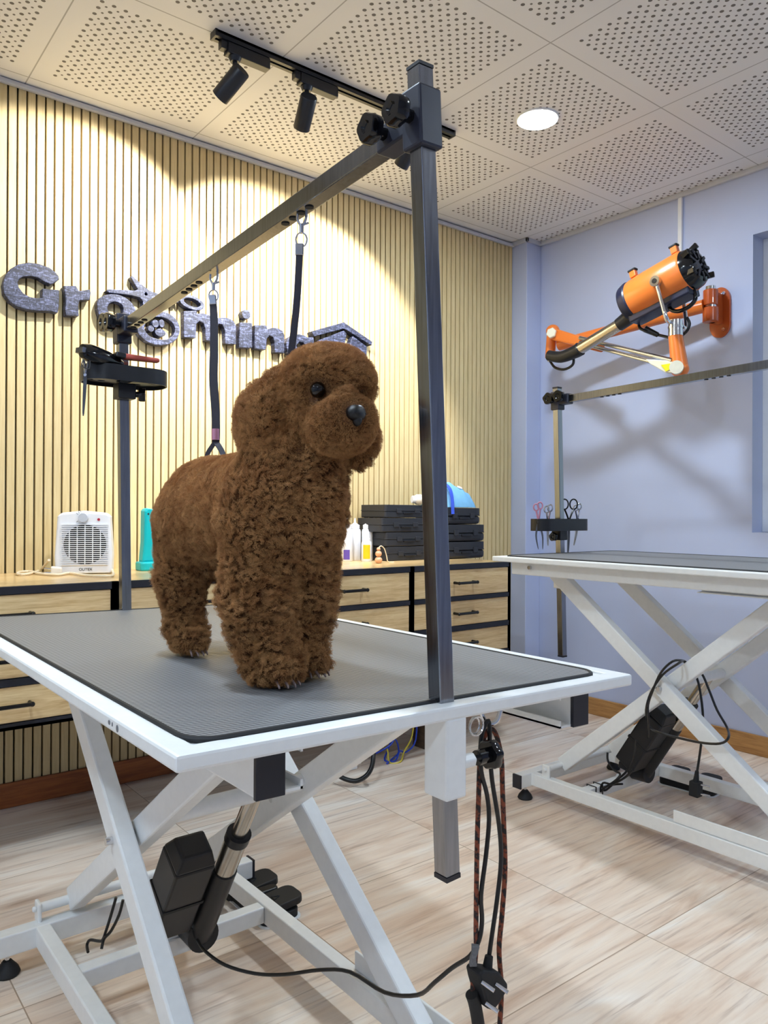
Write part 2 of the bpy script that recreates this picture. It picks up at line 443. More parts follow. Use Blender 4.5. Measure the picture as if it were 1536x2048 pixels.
# ------------------------------------------------------------------ drawer cabinets under one worktop
CF = 2.28; CT = 0.78
tag(MB().box(0.215, 2.497, CF + 0.0205, YA - 0.001, CT - 0.0195, CT + 0.0004).build('worktop', 'worktop', bevel=0.001),
    'long oak worktop lying across the row of drawer cabinets', 'worktop')
units = [(0.2125, 0.7855, 'oak drawer cabinet at left end of the row, below the white heater'),
         (0.7855, 1.36, 'oak drawer cabinet standing behind the brown dog'),
         (1.36, 1.938, 'oak drawer cabinet below the white bottles'),
         (1.938, 2.497, 'oak drawer cabinet at right end beside the pillar, below the black cases')]
rows = [(0.648, 0.759), (0.527, 0.631), (0.4055, 0.507)]
for k, (x0, x1, lab) in enumerate(units):
    t = thing('drawer_cabinet', lab, 'cabinet', ((x0 + x1) / 2, 2.53, 0.388), 'black framed oak drawer cabinets')
    f = MB(); e = 0.0108
    yb = YA - 0.002
    f.box(x0, x1, CF, CF + 0.02, 0.759, CT).box(x0, x1, CF, CF + 0.02, 0.388, 0.4055)
    f.box(x0, x1, CF, CF + 0.02, 0.631, 0.648).box(x0, x1, CF, CF + 0.02, 0.507, 0.527)
    f.box(x0, x0 + e, CF, CF + 0.02, 0.388, CT).box(x1 - e, x1, CF, CF + 0.02, 0.388, CT)
    f.box(x0, x0 + e, CF, yb, 0.388, 0.759).box(x1 - e, x1, CF, yb, 0.388, 0.759).box(x0, x1, CF, yb, 0.388, 0.397)
    f.build('frame', 'frame', t)
    for z0, z1 in rows:
        d = MB().box(x0 + e + 0.002, x1 - e - 0.002, CF + 0.004, CF + 0.022, z0 + 0.002, z1 - 0.002).build('drawer', 'drawer', t, bevel=0.001)
        d['_w'] = t['_w']
        cx = (x0 + x1) / 2; cz = (z0 + z1) / 2 + 0.001; y = CF - 0.026
        h = MB().tube([(cx - 0.052, CF + 0.004, cz), (cx - 0.052, y, cz), (cx + 0.052, y, cz), (cx + 0.052, CF + 0.004, cz)], 0.0058, 10, smooth=0)
        h.ell((cx - 0.052, y, cz), (0.0072,) * 3, nu=10, nv=6).ell((cx + 0.052, y, cz), (0.0072,) * 3, nu=10, nv=6)
        h.build('handle', 'gloss_black', d, smooth=True)

# ------------------------------------------------------------------ ceiling lights
def downlight(x, y, label, r=0.072):
    t = thing('ceiling_downlight', label, 'light', (x, y, H - 0.02), 'round ceiling downlights')
    MB().lathe([(r + 0.005, 0.006), (r + 0.004, 0.001), (r + 0.002, 0), (r, 0.0), (r, 0.006)], (x, y, H - 0.006), (0,0,1), 40).build('rim', 'white_plastic', t, smooth=True)
    MB().cyl((x, y, H - 0.0055), (x, y, H - 0.005), r - 0.0005, n=40).build('diffuser', 'led', t)
downlight(2.162, 1.853, 'bright round downlight in the perforated ceiling near the blue wall')

# track with three spotlights
TY = 2.122; TZ = H
tr = thing('track_rail', 'long black lighting track fixed under the ceiling before the slat wall', 'track', (1.5, TY, H - 0.02))
MB().box(1.018, 1.985, TY - 0.017, TY - 0.005, H - 0.02, H).box(1.018, 1.985, TY + 0.005, TY + 0.017, H - 0.02, H).box(1.018, 1.985, TY - 0.017, TY + 0.017, H - 0.008, H).build('rail', 'lamp', tr)
MB().box(1.03, 1.975, TY - 0.0055, TY - 0.003, H - 0.0125, H - 0.008).build('conductor', 'chrome', tr)
for xe in (1.012, 1.984): MB().box(xe, xe + 0.007, TY - 0.018, TY + 0.018, H - 0.021, H).build('end_cap', 'lamp', tr)
def spot(x, ax, label):
    t = thing('track_spotlight', label, 'spotlight', (x, TY, H - 0.02), 'black spotlights on the track')
    MB().box(x - 0.03, x + 0.115, TY - 0.016, TY + 0.016, H - 0.054, H - 0.0205).build('adapter', ['lamp'], t, bevel=0.003)
    MB().box(x - 0.05, x - 0.03, TY - 0.012, TY + 0.012, H - 0.045, H - 0.0205).build('latch', 'lamp', t, bevel=0.002)
    a = V(ax).normalized(); top = V((x, TY, H - 0.1)); c = top + V((0, 0, -0.018))
    s0 = c - a * 0.035; s1 = c + a * 0.082
    MB().cyl((x, TY, H - 0.055), (x, TY, H - 0.068), 0.02, 0.014, 20).cyl((x, TY, H - 0.066), c, 0.0075, n=14).build('stem', 'lamp', t, smooth=True)
    MB().lathe([(0.001, 0.0), (0.0255, 0.0), (0.0275, 0.003), (0.0275, 0.107), (0.0265, 0.107), (0.025, 0.102), (0.0235, 0.09), (0.001, 0.09)], s0, a, 32).build('lamp_head', 'lamp', t, smooth=True)
    MB().cyl(s0 + a * 0.0905, s0 + a * 0.092, 0.022, n=24).build('lens', 'spot_led', t)
    L = bpy.data.lights.new('spot_beam', 'SPOT'); L.energy = SPOT_W; L.spot_size = math.radians(88); L.spot_blend = 0.22; L.shadow_soft_size = 0.02; L.color = (1.0, 0.985, 0.97)
    o = bpy.data.objects.new('spot_beam', L); C.objects.link(o); o.location = s0 + a * 0.11; o.rotation_euler = a.to_track_quat('-Z', 'Y').to_euler()
SPOT_W = 72
spot(1.085, (-0.30, 0.78, -0.56), 'leftmost black spotlight on the ceiling track, tilted to the wall')
spot(1.343, (0.22, 0.78, -0.60), 'middle black spotlight on the ceiling track')
spot(1.785, (0.0, 0.74, -0.66), 'black spotlight half hidden behind the clamp of the grooming arm')

# ------------------------------------------------------------------ wall sign
LY = YA - 0.033
def sign(name, poly, holes, label, cat='letter', group='dark letters of the wall sign', parts=None):
    o = prism(poly, holes, lambda a, b, d: (a, LY + d, b), 0.0325).build(name, 'letter', bevel=0.0022)
    return tag(o, label, cat, group)
def smooth2(p, k=4): return [(q.x, q.y) for q in spline([V((a, b, 0)) for a, b in p], k, True)]
G_ = [(0.7515, 1.7814), (0.7493, 1.7935), (0.7387, 1.8047), (0.7196, 1.8156), (0.6863, 1.822), (0.6535, 1.8196), (0.6214, 1.8065), (0.5976, 1.7866), (0.5827, 1.763), (0.5751, 1.7316), (0.5784, 1.7023), (0.5942, 1.6802), (0.6182, 1.6654), (0.6463, 1.6602), (0.6749, 1.6615), (0.7059, 1.6658), (0.7268, 1.668), (0.7479, 1.6662), (0.7512, 1.6935), (0.7517, 1.7449), (0.6971, 1.7406), (0.6973, 1.7093), (0.6808, 1.7046), (0.6583, 1.705), (0.6379, 1.7139), (0.6238, 1.7313), (0.6201, 1.7466), (0.6256, 1.7598), (0.6376, 1.7695), (0.6579, 1.7752), (0.6824, 1.7747), (0.7032, 1.7655), (0.7242, 1.7584), (0.7389, 1.7692)]
sign('sign_letter', G_, [], 'large dark letter G that starts the wall sign')
sign('sign_letter', [(0.7653, 1.7622), (0.8077, 1.7701), (0.8174, 1.7538), (0.8541, 1.7669), (0.8577, 1.7553), (0.8543, 1.7295), (0.8202, 1.7221), (0.8155, 1.7045), (0.8179, 1.6665), (0.7745, 1.6616), (0.7713, 1.688), (0.7738, 1.7108), (0.7702, 1.7416)], [], 'dark letter r right after the large G')
o1 = [(0.8791, 1.7201), (0.888, 1.7423), (0.913, 1.7584), (0.9453, 1.7656), (0.9782, 1.7607), (1.0058, 1.742), (1.0204, 1.7161), (1.0167, 1.6918), (0.9977, 1.6675), (0.9694, 1.6504), (0.9367, 1.6472), (0.9067, 1.6578), (0.887, 1.6823)]
i1 = [(0.916, 1.7116), (0.926, 1.731), (0.9478, 1.7385), (0.968, 1.7308), (0.9728, 1.7105), (0.9644, 1.695), (0.9457, 1.6873), (0.9272, 1.6931)]
sign('sign_letter', smooth2(o1), [smooth2(i1)], 'dark round letter o half hidden behind the far clamp')
o2 = [(1.0217, 1.6546), (1.0336, 1.6897), (1.0602, 1.7155), (1.0946, 1.7309), (1.1398, 1.7311), (1.1731, 1.7121), (1.1873, 1.68), (1.1787, 1.6443), (1.1507, 1.6183), (1.1103, 1.6063), (1.0706, 1.6094), (1.0388, 1.6263)]
i2 = [(1.0507, 1.6662), (1.0628, 1.6906), (1.0898, 1.7074), (1.1248, 1.7102), (1.1543, 1.6993), (1.1682, 1.6771), (1.1607, 1.6515), (1.1379, 1.6335), (1.1077, 1.6282), (1.0754, 1.6331), (1.0567, 1.6466)]
sign('sign_letter', smooth2(o2), [smooth2(i2)], 'dark ring shaped letter o around the paw print')
sign('sign_letter', [(1.2022, 1.7486), (1.2542, 1.7589), (1.2567, 1.7476), (1.2826, 1.7535), (1.307, 1.7508), (1.3236, 1.7404), (1.3533, 1.7481), (1.3816, 1.7526), (1.4089, 1.7466), (1.4218, 1.7272), (1.4223, 1.6535), (1.3759, 1.6493), (1.3737, 1.6996), (1.3629, 1.7221), (1.3473, 1.723), (1.338, 1.7056), (1.3384, 1.6514), (1.2923, 1.6505), (1.2908, 1.6955), (1.2828, 1.7152), (1.2665, 1.7199), (1.2545, 1.7096), (1.2519, 1.6531), (1.2039, 1.6489)], [], 'dark letter m crossed by the hanging strap')
pi = [(1.4372, 1.743), (1.4927, 1.75), (1.4933, 1.6487), (1.4346, 1.643)]
pd = [(1.4662, 1.7792)][0]
t = thing('sign_letter', 'dark letter i with a round dot in the wall sign', 'letter', (pi[0][0], LY, pi[2][1]), 'dark letters of the wall sign')
prism(pi, [], lambda a, b, d: (a, LY + d, b), 0.0325).build('stroke', 'letter', t, bevel=0.0022)
prism(arc(pd[0], pd[1], 0.0185, 0.0185), [], lambda a, b, d: (a, LY + d, b), 0.0325).build('dot', 'letter', t, bevel=0.0022)
sign('sign_letter', [(1.5046, 1.743), (1.5582, 1.7496), (1.5631, 1.7354), (1.5855, 1.7448), (1.6096, 1.7473), (1.634, 1.739), (1.6432, 1.7222), (1.6429, 1.6481), (1.5978, 1.6445), (1.5962, 1.6851), (1.5892, 1.707), (1.5721, 1.7104), (1.5606, 1.695), (1.5555, 1.6495), (1.5039, 1.6472)], [], 'dark letter n just left of the second strap')
gp = [(1.6504, 1.6898), (1.6622, 1.714), (1.6884, 1.7319), (1.7156, 1.7378), (1.741, 1.7354), (1.7556, 1.7301), (1.785, 1.7356), (1.7888, 1.7187), (1.7855, 1.6496), (1.7746, 1.6171), (1.7382, 1.5971), (1.6949, 1.5962), (1.6629, 1.6063), (1.6734, 1.6259), (1.7091, 1.6212), (1.7343, 1.6337), (1.7393, 1.6498), (1.7162, 1.6375), (1.684, 1.6364), (1.6591, 1.6545)]
gh = [(1.7015, 1.6866), (1.7158, 1.7052), (1.736, 1.705), (1.747, 1.6911), (1.7363, 1.671), (1.7146, 1.6662)]
sign('sign_letter', gp, [gh], 'dark last letter g partly hidden behind the dog head')
sc = [(0.9106, 1.7732), (0.9175, 1.7791), (0.978, 1.7875), (1.0161, 1.7921), (1.0247, 1.7985), (0.9981, 1.8374), (1.0033, 1.8441), (1.0139, 1.8381), (1.0425, 1.8175), (1.0695, 1.8019), (1.1042, 1.7962), (1.1446, 1.7914), (1.1763, 1.7936), (1.1815, 1.7773), (1.1447, 1.7719), (1.1094, 1.773), (1.082, 1.7706), (1.0624, 1.7614), (1.0541, 1.7456), (1.0543, 1.7265), (1.0431, 1.7161), (1.0358, 1.721), (1.0444, 1.7439), (1.0443, 1.7592), (1.0331, 1.7696), (0.9971, 1.7716), (0.9499, 1.7688), (0.9221, 1.7674)]
scp = [(1.0559, 1.7865)][0]
t = thing('sign_scissors', 'dark cut-out scissors shape crossing above the letters o', 'sign ornament', (scp[0], LY, scp[1]))
prism(sc, [arc(scp[0], scp[1], 0.0055, 0.0055, 12)], lambda a, b, d: (a, LY + d, b), 0.0325).build('blades', 'letter', t, bevel=0.002)
ring = [(1.235, 1.7867)][0]
prism(arc(ring[0], ring[1], 0.0515, 0.0265, 32, rot=-0.12), [arc(ring[0] + 0.002, ring[1], 0.034, 0.0145, 28, rot=-0.12)], lambda a, b, d: (a, LY + d, b), 0.0325).build('handle_ring', 'letter', t, bevel=0.002)
pw = [(1.0752, 1.6628), (1.0924, 1.6838), (1.1164, 1.6885), (1.1111, 1.6528), (1.1401, 1.6825)]
t = thing('sign_paw_print', 'dark paw print of round pads inside the ring letter', 'sign ornament', (pw[3][0], LY, pw[3][1]))
for (a, b), rx, ry in zip(pw[:3] , (0.0115, 0.0125, 0.0105), (0.0115, 0.0145, 0.0145)):
    prism(arc(a, b, rx, ry, 20), [], lambda a, b, d: (a, LY + d, b), 0.0325).build('toe', 'letter', t, bevel=0.002)
prism(arc(pw[3][0], pw[3][1], 0.02, 0.0145, 24), [], lambda a, b, d: (a, LY + d, b), 0.0325).build('pad', 'letter', t, bevel=0.002)
hr = [(1.7723, 1.7568), (1.9391, 1.8217), (2.0959, 1.758), (2.0927, 1.7411), (1.9408, 1.7944), (1.785, 1.7369)]
hw = [(1.8148, 1.7274), (1.9448, 1.7873), (1.9582, 1.7751), (1.9491, 1.7256), (1.9689, 1.709), (1.9806, 1.7461), (1.9924, 1.7705), (2.0696, 1.7339), (2.0701, 1.6538), (1.8154, 1.6222)]
t = thing('sign_house', 'dark cut-out dog house with a pitched roof at the sign end', 'sign ornament', (hw[0][0], LY, hw[-1][1]))
prism(hr, [], lambda a, b, d: (a, LY + d - 0.006, b), 0.038).build('roof', 'letter', t, bevel=0.002)
prism(hw, [], lambda a, b, d: (a, LY + d, b), 0.0325).build('house_wall', 'letter', t, bevel=0.002)

# ------------------------------------------------------------------ grooming tables
def grooming_table(label, x0, y0, y1, w, zt, tilt, far_is_post, legs, rails, post_x, actuator_x):
    """x0: left edge, y0/y1: near and far end of the top, zt: height of the top's left edge."""
    t = thing('grooming_table', label, 'table', (x0 + w / 2, (y0 + y1) / 2, 0), 'electric grooming tables')
    def T(x, y, z): return (x, y, z + zt + tilt * (x - x0))
    def slab(x_0, x_1, y_0, y_1, z_0, z_1):
        m = MB().box(x_0, x_1, y_0, y_1, z_0, z_1); m.v = [T(*v) for v in m.v]; return m
    e = 0.03
    f = prism([(x0, y0), (x0 + w, y0), (x0 + w, y1), (x0, y1)], [[(x0 + e, y0 + e), (x0 + w - e, y0 + e), (x0 + w - e, y1 - e), (x0 + e, y1 - e)]], lambda a, b, d: T(a, b, d - 0.0175), 0.0175)
    f.build('top_frame', 'white_steel', t, bevel=0.0035)
    q = slab(x0 + 0.01, x0 + w - 0.01, y0 + 0.01, y1 - 0.01, -0.014, -0.0035); q.build('top_board', 'white_steel', t)
    mx0, mx1, my0, my1 = x0 + 0.029, x0 + w - 0.041, y0 + 0.0285, y1 - 0.03
    mcx, mcy = (mx0 + mx1) / 2, (my0 + my1) / 2
    m = MB().rbox((mcx, mcy, -0.0008), (mx1 - mx0, my1 - my0, 0.006), 0.035, seg=6); m.v = [T(*v) for v in m.v]
    m.build('mat', 'mat', t, bevel=0.0012)
    # rim of the mat
    pts = []
    hx, hy, r = (mx1 - mx0) / 2, (my1 - my0) / 2, 0.035
    for cx, cy, a0 in ((hx - r, hy - r, 0), (-hx + r, hy - r, 90), (-hx + r, -hy + r, 180), (hx - r, -hy + r, 270)):
        for k in range(7):
            a = math.radians(a0 + 15 * k); pts.append(T(mcx + cx + r * math.cos(a), mcy + cy + r * math.sin(a), 0.0004))
    MB().tube(pts, 0.0036, 8, closed=True, smooth=0).build('mat_edge', 'rubber', t, smooth=True)
    # long under-beams with end caps and roller channels
    bx = (x0 + 0.103, x0 + w - 0.098 if tilt else x0 + w - 0.1)
    if not tilt: bx = (x0 + 0.045, x0 + w - 0.079)
    ztop = -0.0175
    for i, b in enumerate(bx):
        o = MB(); q = slab(b, b + 0.034, y0 + 0.038, y1 - 0.05, -0.073 + (0.0 if tilt else 0.012), ztop); o.add(q.v, q.f)
        o.build('under_beam', 'white_steel', t, bevel=0.003)
        zb = -0.074 + (0.0 if tilt else 0.012)
        for yy in ((y0 + 0.033, y1 - 0.05) if tilt else (y0 + 0.033,)):
            q = slab(b - 0.001, b + 0.035, yy, yy + 0.006, zb, ztop); q.build('end_cap', 'frame', t, bevel=0.001)
        c0 = b + 0.034 if i == 0 else b - 0.026
        ch = MB()
        for a in ((c0, c0 + 0.026, -0.073, -0.07), (c0, c0 + 0.026, -0.024, -0.021), (c0 + 0.023 if i == 0 else c0, c0 + 0.026 if i == 0 else c0 + 0.003, -0.073, -0.062), (c0 + 0.023 if i == 0 else c0, c0 + 0.026 if i == 0 else c0 + 0.003, -0.032, -0.021)):
            q = slab(a[0], a[1], y0 + 0.038, y0 + 0.45, a[2], a[3]); ch.add(q.v, q.f)
        ch.build('roller_channel', 'white_steel', t)
    q = slab(bx[0] + 0.01, bx[1] + 0.02, y1 - 0.16, y1 - 0.12, -0.055, -0.02); q.build('cross_beam', 'white_steel', t)
    # base
    ra, rb = rails
    yb0, yb1 = y0 + 0.05, y1 - 0.045
    for yy in (yb1 - 0.045, yb0):
        cb = MB().box(x0 + 0.055, x0 + w - 0.055, yy, yy + 0.035, 0.045, 0.09).build('base_crossbar', 'white_steel', t, bevel=0.003)
        for xe in (x0 + 0.05, x0 + w - 0.056): MB().box(xe, xe + 0.006, yy - 0.0005, yy + 0.0355, 0.0445, 0.0905).build('end_plug', 'frame', cb)
        for xe in (x0 + 0.095, x0 + w - 0.095):
            ft = MB().lathe([(0.024, 0), (0.026, 0.004), (0.022, 0.014), (0.012, 0.026), (0.009, 0.03)], (xe, yy + 0.018, 0), (0,0,1), 24)
            ft.build('foot', 'rubber', t, smooth=True)
            MB().cyl((xe, yy + 0.018, 0.028), (xe, yy + 0.018, 0.046), 0.005, n=10).build('foot_bolt', 'chrome', t)
    for xr in (ra, rb): MB().box(xr, xr + 0.03, yb0 + 0.03, yb1 - 0.04, 0.047, 0.089).build('base_rail', 'white_steel', t, bevel=0.003)
    for xr, sgn in ((ra + 0.004, 1), (rb + 0.02, -1)):
        MB().box(xr, xr + 0.006, y0 + 0.2, y0 + 0.54, 0.09, 0.125).build('guide_plate', 'white_steel', t, bevel=0.002)
    yi = y1 - 0.31
    MB().box(ra + 0.03, rb, yi, yi + 0.032, 0.05, 0.087).build('motor_bar', 'white_steel', t, bevel=0.003)
    # scissor legs: (x, x + width, y centre, z centre, slope), cut between two heights
    for lx, yc, zc, sl, za, zb in legs:
        p = (lx + 0.017, yc + (za - zc) / sl, za); q = (lx + 0.017, yc + (zb - zc) / sl, zb)
        lg = MB().bar(p, q, 0.034, 0.05, (1, 0, 0)).build('leg', 'white_steel', t, bevel=0.004)
    A, B, B2, A2 = legs
    # pivot shafts
    yc = (B[2] - A[2] + A[3] * A[1] - B[3] * B[1]) / (A[3] - B[3]); zc = A[2] + A[3] * (yc - A[1])
    MB().cyl((A[0] - 0.012, yc, zc), (B[0] + 0.03, yc, zc), 0.007, n=14).build('pivot_bolt', 'chrome', t, smooth=True)
    MB().cyl((B2[0], yc, zc), (A2[0] + 0.046, yc, zc), 0.007, n=14).build('pivot_bolt', 'chrome', t, smooth=True)
    yl = B[1] + (0.115 - B[2]) / B[3]
    MB().cyl((ra + 0.012, yl, 0.115), (rb + 0.018, yl, 0.115), 0.0105, n=16).build('lower_shaft', 'white_steel', t, smooth=True)
    for xr in (ra + 0.008, rb + 0.014):
        MB().box(xr, xr + 0.008, yl - 0.016, yl + 0.016, 0.085, 0.13).cyl((xr - 0.008, yl, 0.115), (xr, yl, 0.115), 0.007, n=6).build('pivot_bracket', 'white_steel', t, bevel=0.003)
    # lift motor: control box, tube and rod between motor bar and the inner legs
    ax = actuator_x
    bt = V((ax, yi + 0.03 - 0.06, 0.095)); top_y = yi - 0.27; tp = V((ax, top_y, B[2] + B[3] * (top_y - B[1]) - 0.012)); d = (tp - bt).normalized()
    L_ = (tp - bt).length
    MB().cyl((B[0] + 0.03, tp.y, tp.z), (B2[0] + 0.004, tp.y, tp.z), 0.016, n=18).build('lift_cross_tube', 'white_steel', t, smooth=True)
    mt = MB().cyl(bt - d * 0.0, bt + d * (L_ * 0.5), 0.027, 0.025, 22).cyl(bt + V((0, 0.035, 0.01)), bt + V((-0.002, -0.028, 0.012)), 0.034, 0.034, 24).build('lift_motor', 'black', t, smooth=True)
    MB().cyl(bt + d * (L_ * 0.45), bt + d * (L_ * 0.74), 0.0225, n=22).build('lift_tube', 'silver', t, smooth=True)
    MB().lathe([(0.018, 0), (0.0245, 0), (0.0245, 0.02), (0.018, 0.02)], bt + d * (L_ * 0.70), d, 22).build('tube_collar', 'black', t, smooth=True)
    MB().cyl(bt + d * (L_ * 0.7), tp, 0.0155, n=18).build('lift_rod', 'silver', t, smooth=True)
    c = bt + d * (L_ * 0.33) + V((-0.072, 0.012, 0.035))
    box = MB().bar(c - d * 0.125, c + d * 0.085, 0.082, 0.075, (1, 0, 0)).bar(c + d * 0.085, c + d * 0.118, 0.082, 0.075, (1, 0, 0), 0.06, 0.05)
    cb = box.build('control_box', 'black', t, bevel=0.005)
    cb['_w'] = t['_w']
    MB().bar(c - d * 0.03, c - d * 0.022, 0.085, 0.078, (1, 0, 0)).build('cable_tie', 'rubber', cb)
    MB().bar(c - d * 0.15 + V((0, -0.01, 0)), c - d * 0.124, 0.06, 0.05, (1, 0, 0)).build('socket_block', 'black', cb, bevel=0.003)
    MB().cyl((ax - 0.07, yi + 0.016, 0.087), (ax + 0.03, yi + 0.016, 0.087), 0.012, n=12).build('motor_bracket', 'white_steel', t)
    # post sleeve under the end of the top
    py = y0 if not far_is_post else y1 - 0.04
    if not far_is_post:
        s0 = T(post_x, 0, -0.0175)[2]
        MB().box(post_x - 0.017, post_x + 0.017, y0 + 0.0005, y0 + 0.0425, s0 - 0.098, s0 + 0.002).build('post_sleeve', 'white_steel', t, bevel=0.003)
        zk, yk_ = s0 - 0.061, y0 + 0.018
        MB().cyl((post_x + 0.0165, yk_, zk), (post_x + 0.044, yk_, zk), 0.0098, n=6).build('sleeve_nut', 'white_steel', t, bevel=0.002)
        MB().cyl((post_x + 0.02, yk_, zk), (post_x + 0.055, yk_, zk), 0.0036, n=12).build('knob_shaft', 'chrome', t)
        k = MB().cyl((post_x + 0.052, yk_, zk), (post_x + 0.07, yk_, zk), 0.0098, n=24)
        q = knob((post_x + 0.06, yk_, zk), (1, 0, 0), 0.0185, 0.024, 6, 36); k.add(q.v, q.f)
        k.build('clamp_knob', 'gloss_black', t, smooth=True)
        MB().tube([(post_x + 0.098, y0 + 0.055, s0), (post_x + 0.097, y0 + 0.054, s0 - 0.018), (post_x + 0.104, y0 + 0.05, s0 - 0.032), (post_x + 0.117, y0 + 0.045, s0 - 0.03), (post_x + 0.124, y0 + 0.043, s0 - 0.012)], 0.0032, 8).build('hook', 'chrome', t, smooth=True)
    else:
        s0 = zt - 0.0175
        MB().box(post_x - 0.0205, post_x + 0.0205, y1 - 0.0415, y1 - 0.0005, s0 - 0.112, s0 + 0.002).build('post_sleeve', 'white_steel', t, bevel=0.003)
        MB().cyl((x0 + 0.036, y1 - 0.135, zt - 0.034), (x0 + 0.046, y1 - 0.135, zt - 0.034), 0.007, n=6).build('beam_bolt', 'chrome', t)
    return t

near = grooming_table('white electric grooming table carrying the brown dog', 0.2931, 0.6832, 1.853, 0.727, 0.757, -0.0197, False,
    [(0.475, 1.389, 0.395, 0.828, 0.105, 0.70), (0.515, 1.574, 0.267, -0.69, 0.115, 0.69), (0.80, 1.299, 0.442, -0.672, 0.115, 0.685), (0.84, 1.272, 0.317, 0.725, 0.105, 0.69)],
    (0.441, 0.875), 0.654, 0.70)
for yc_, zc_, ry_, rz_ in ((0.868, 0.7487, 0.0035, 0.0028), (0.858, 0.7487, 0.0014, 0.0026), (0.842, 0.7475, 0.0034, 0.0042)):
    MB().lathe([(ry_, 0), (ry_ * 0.9, 0.0005)], (0.2930, yc_, zc_), (-1, 0, 0), 10, sx=1.0, sy=rz_ / ry_, xdir=(0, 1, 0)).build('paint_chip', 'print', near)
back = grooming_table('white electric grooming table with bare mat beside the blue wall', 1.946, 0.70, 1.864, 0.70, 0.84, 0.0, True,
    [(2.10, 1.502, 0.610, 0.79, 0.105, 0.785), (2.14, 1.545, 0.262, -0.85, 0.115, 0.78), (2.41, 1.232, 0.522, -0.86, 0.115, 0.78), (2.45, 1.225, 0.379, 0.79, 0.105, 0.785)],
    (2.052, 2.487), 2.295, 2.335)

# ------------------------------------------------------------------ grooming arms
def hand_knobs(par, spots, r, h):
    for p, d in spots: knob(p, d, r, h).build('knob', 'gloss_black', par, smooth=True)
arm = thing('grooming_gantry', 'tall steel grooming arm with two posts and a crossbar over the dog', 'grooming arm', (0.65, 1.26, 0.74), 'steel grooming arms')
p0, p1 = V((0.666, 0.7128, 0.532)), V((0.6142, 0.7128, 1.528))
MB().bar(p0, p1, 0.0232, 0.0232).build('post', 'steel', arm, bevel=0.0015)
MB().bar(p0 - (p1 - p0).normalized() * 0.006, p0, 0.0237, 0.0237).bar(p1, p1 + (p1 - p0).normalized() * 0.004, 0.0237, 0.0237).build('post_cap', 'frame', arm)
q0, q1 = V((0.6553, 1.825, 0.60)), V((0.6405, 1.825, 1.452))
MB().bar(q0, q1, 0.0225, 0.0225).build('post', 'steel', arm, bevel=0.0015)
b0, b1 = V((0.6165, 0.755, 1.4645)), V((0.642, 1.82, 1.4205))
cb = MB().bar(b0, b1, 0.024, 0.026)
cross = cb.build('crossbar', 'steel', arm, bevel=0.0015); cross['_w'] = arm['_w']
def on_bar(f): return b0 + (b1 - b0) * f
for f0 in (0.205, 0.585, 0.865):
    for k in range(4):
        c = on_bar(f0 + k * 0.0225); MB().lathe([(0.0066, -0.0012), (0.0066, 0.0006)], c + V((0, 0, -0.0131)), (0, 0, 1), 14).build('adjustment_hole', 'rubber', cross)
pd_ = (p1 - p0).normalized()
def onp(z): return p0 + (p1 - p0) * ((z - p0.z) / (p1.z - p0.z))
def clamp(par, a, bb, c, body_w, barend, bw, knobs, r, h):
    m = MB().bar(a, bb, body_w, body_w)
    m.bar(c, barend, bw, bw * 1.1)
    o = m.build('clamp', 'clamp', par, bevel=0.003); o['_w'] = par['_w']
    hand_knobs(o, knobs, r, h); return o
clamp(arm, onp(1.430), onp(1.502), V((0.6155, 0.722, 1.4655)), 0.036, V((0.6172, 0.785, 1.4635)), 0.0305,
      [((0.600, 0.7128, 1.466), (-1, 0, 0)), ((0.602, 0.766, 1.4655), (-1, 0, 0))], 0.0182, 0.032)
clamp(arm, V((0.6418, 1.825, 1.385)), V((0.6405, 1.825, 1.455)), V((0.6412, 1.815, 1.421)), 0.035, V((0.641, 1.765, 1.422)), 0.034,
      [((0.624, 1.825, 1.43), (-1, 0, 0)), ((0.623, 1.788, 1.424), (-1, 0, 0))], 0.021, 0.034)

arm2 = thing('grooming_gantry', 'steel grooming arm rising from the table beside the blue wall', 'grooming arm', (2.295, 1.86, 0.84), 'steel grooming arms')
r0, r1 = V((2.303, 1.843, 0.46)), V((2.266, 1.843, 1.452))
MB().bar(r0, r1, 0.024, 0.024).build('post', 'steel', arm2, bevel=0.0015)
MB().bar(r0 - V((0, 0, 0.006)), r0, 0.0245, 0.0245).bar(r1, r1 + V((0, 0, 0.005)), 0.0245, 0.0245).build('post_cap', 'frame', arm2)
c0, c1 = V((2.271, 1.80, 1.408)), V((2.30, 0.74, 1.44))
cr2 = MB().bar(c0, c1, 0.024, 0.026).build('crossbar', 'steel', arm2, bevel=0.0015); cr2['_w'] = arm2['_w']
for f0 in (0.14, 0.5):
    for k in range(4): MB().lathe([(0.0062, -0.0012), (0.0062, 0.0006)], c0 + (c1 - c0) * (f0 + k * 0.0225) + V((0, 0, -0.0131)), (0, 0, 1), 14).build('adjustment_hole', 'rubber', cr2)
MB().bar((2.30, 0.725, 0.78), (2.30, 0.725, 1.46), 0.024, 0.024).build('post', 'steel', arm2, bevel=0.0015)
clamp(arm2, V((2.270, 1.843, 1.372)), V((2.268, 1.843, 1.44)), V((2.269, 1.835, 1.408)), 0.037, V((2.271, 1.785, 1.409)), 0.034,
      [((2.252, 1.855, 1.412), (-1, -0.15, 0)), ((2.252, 1.81, 1.416), (-1, -0.15, 0))], 0.021, 0.034)

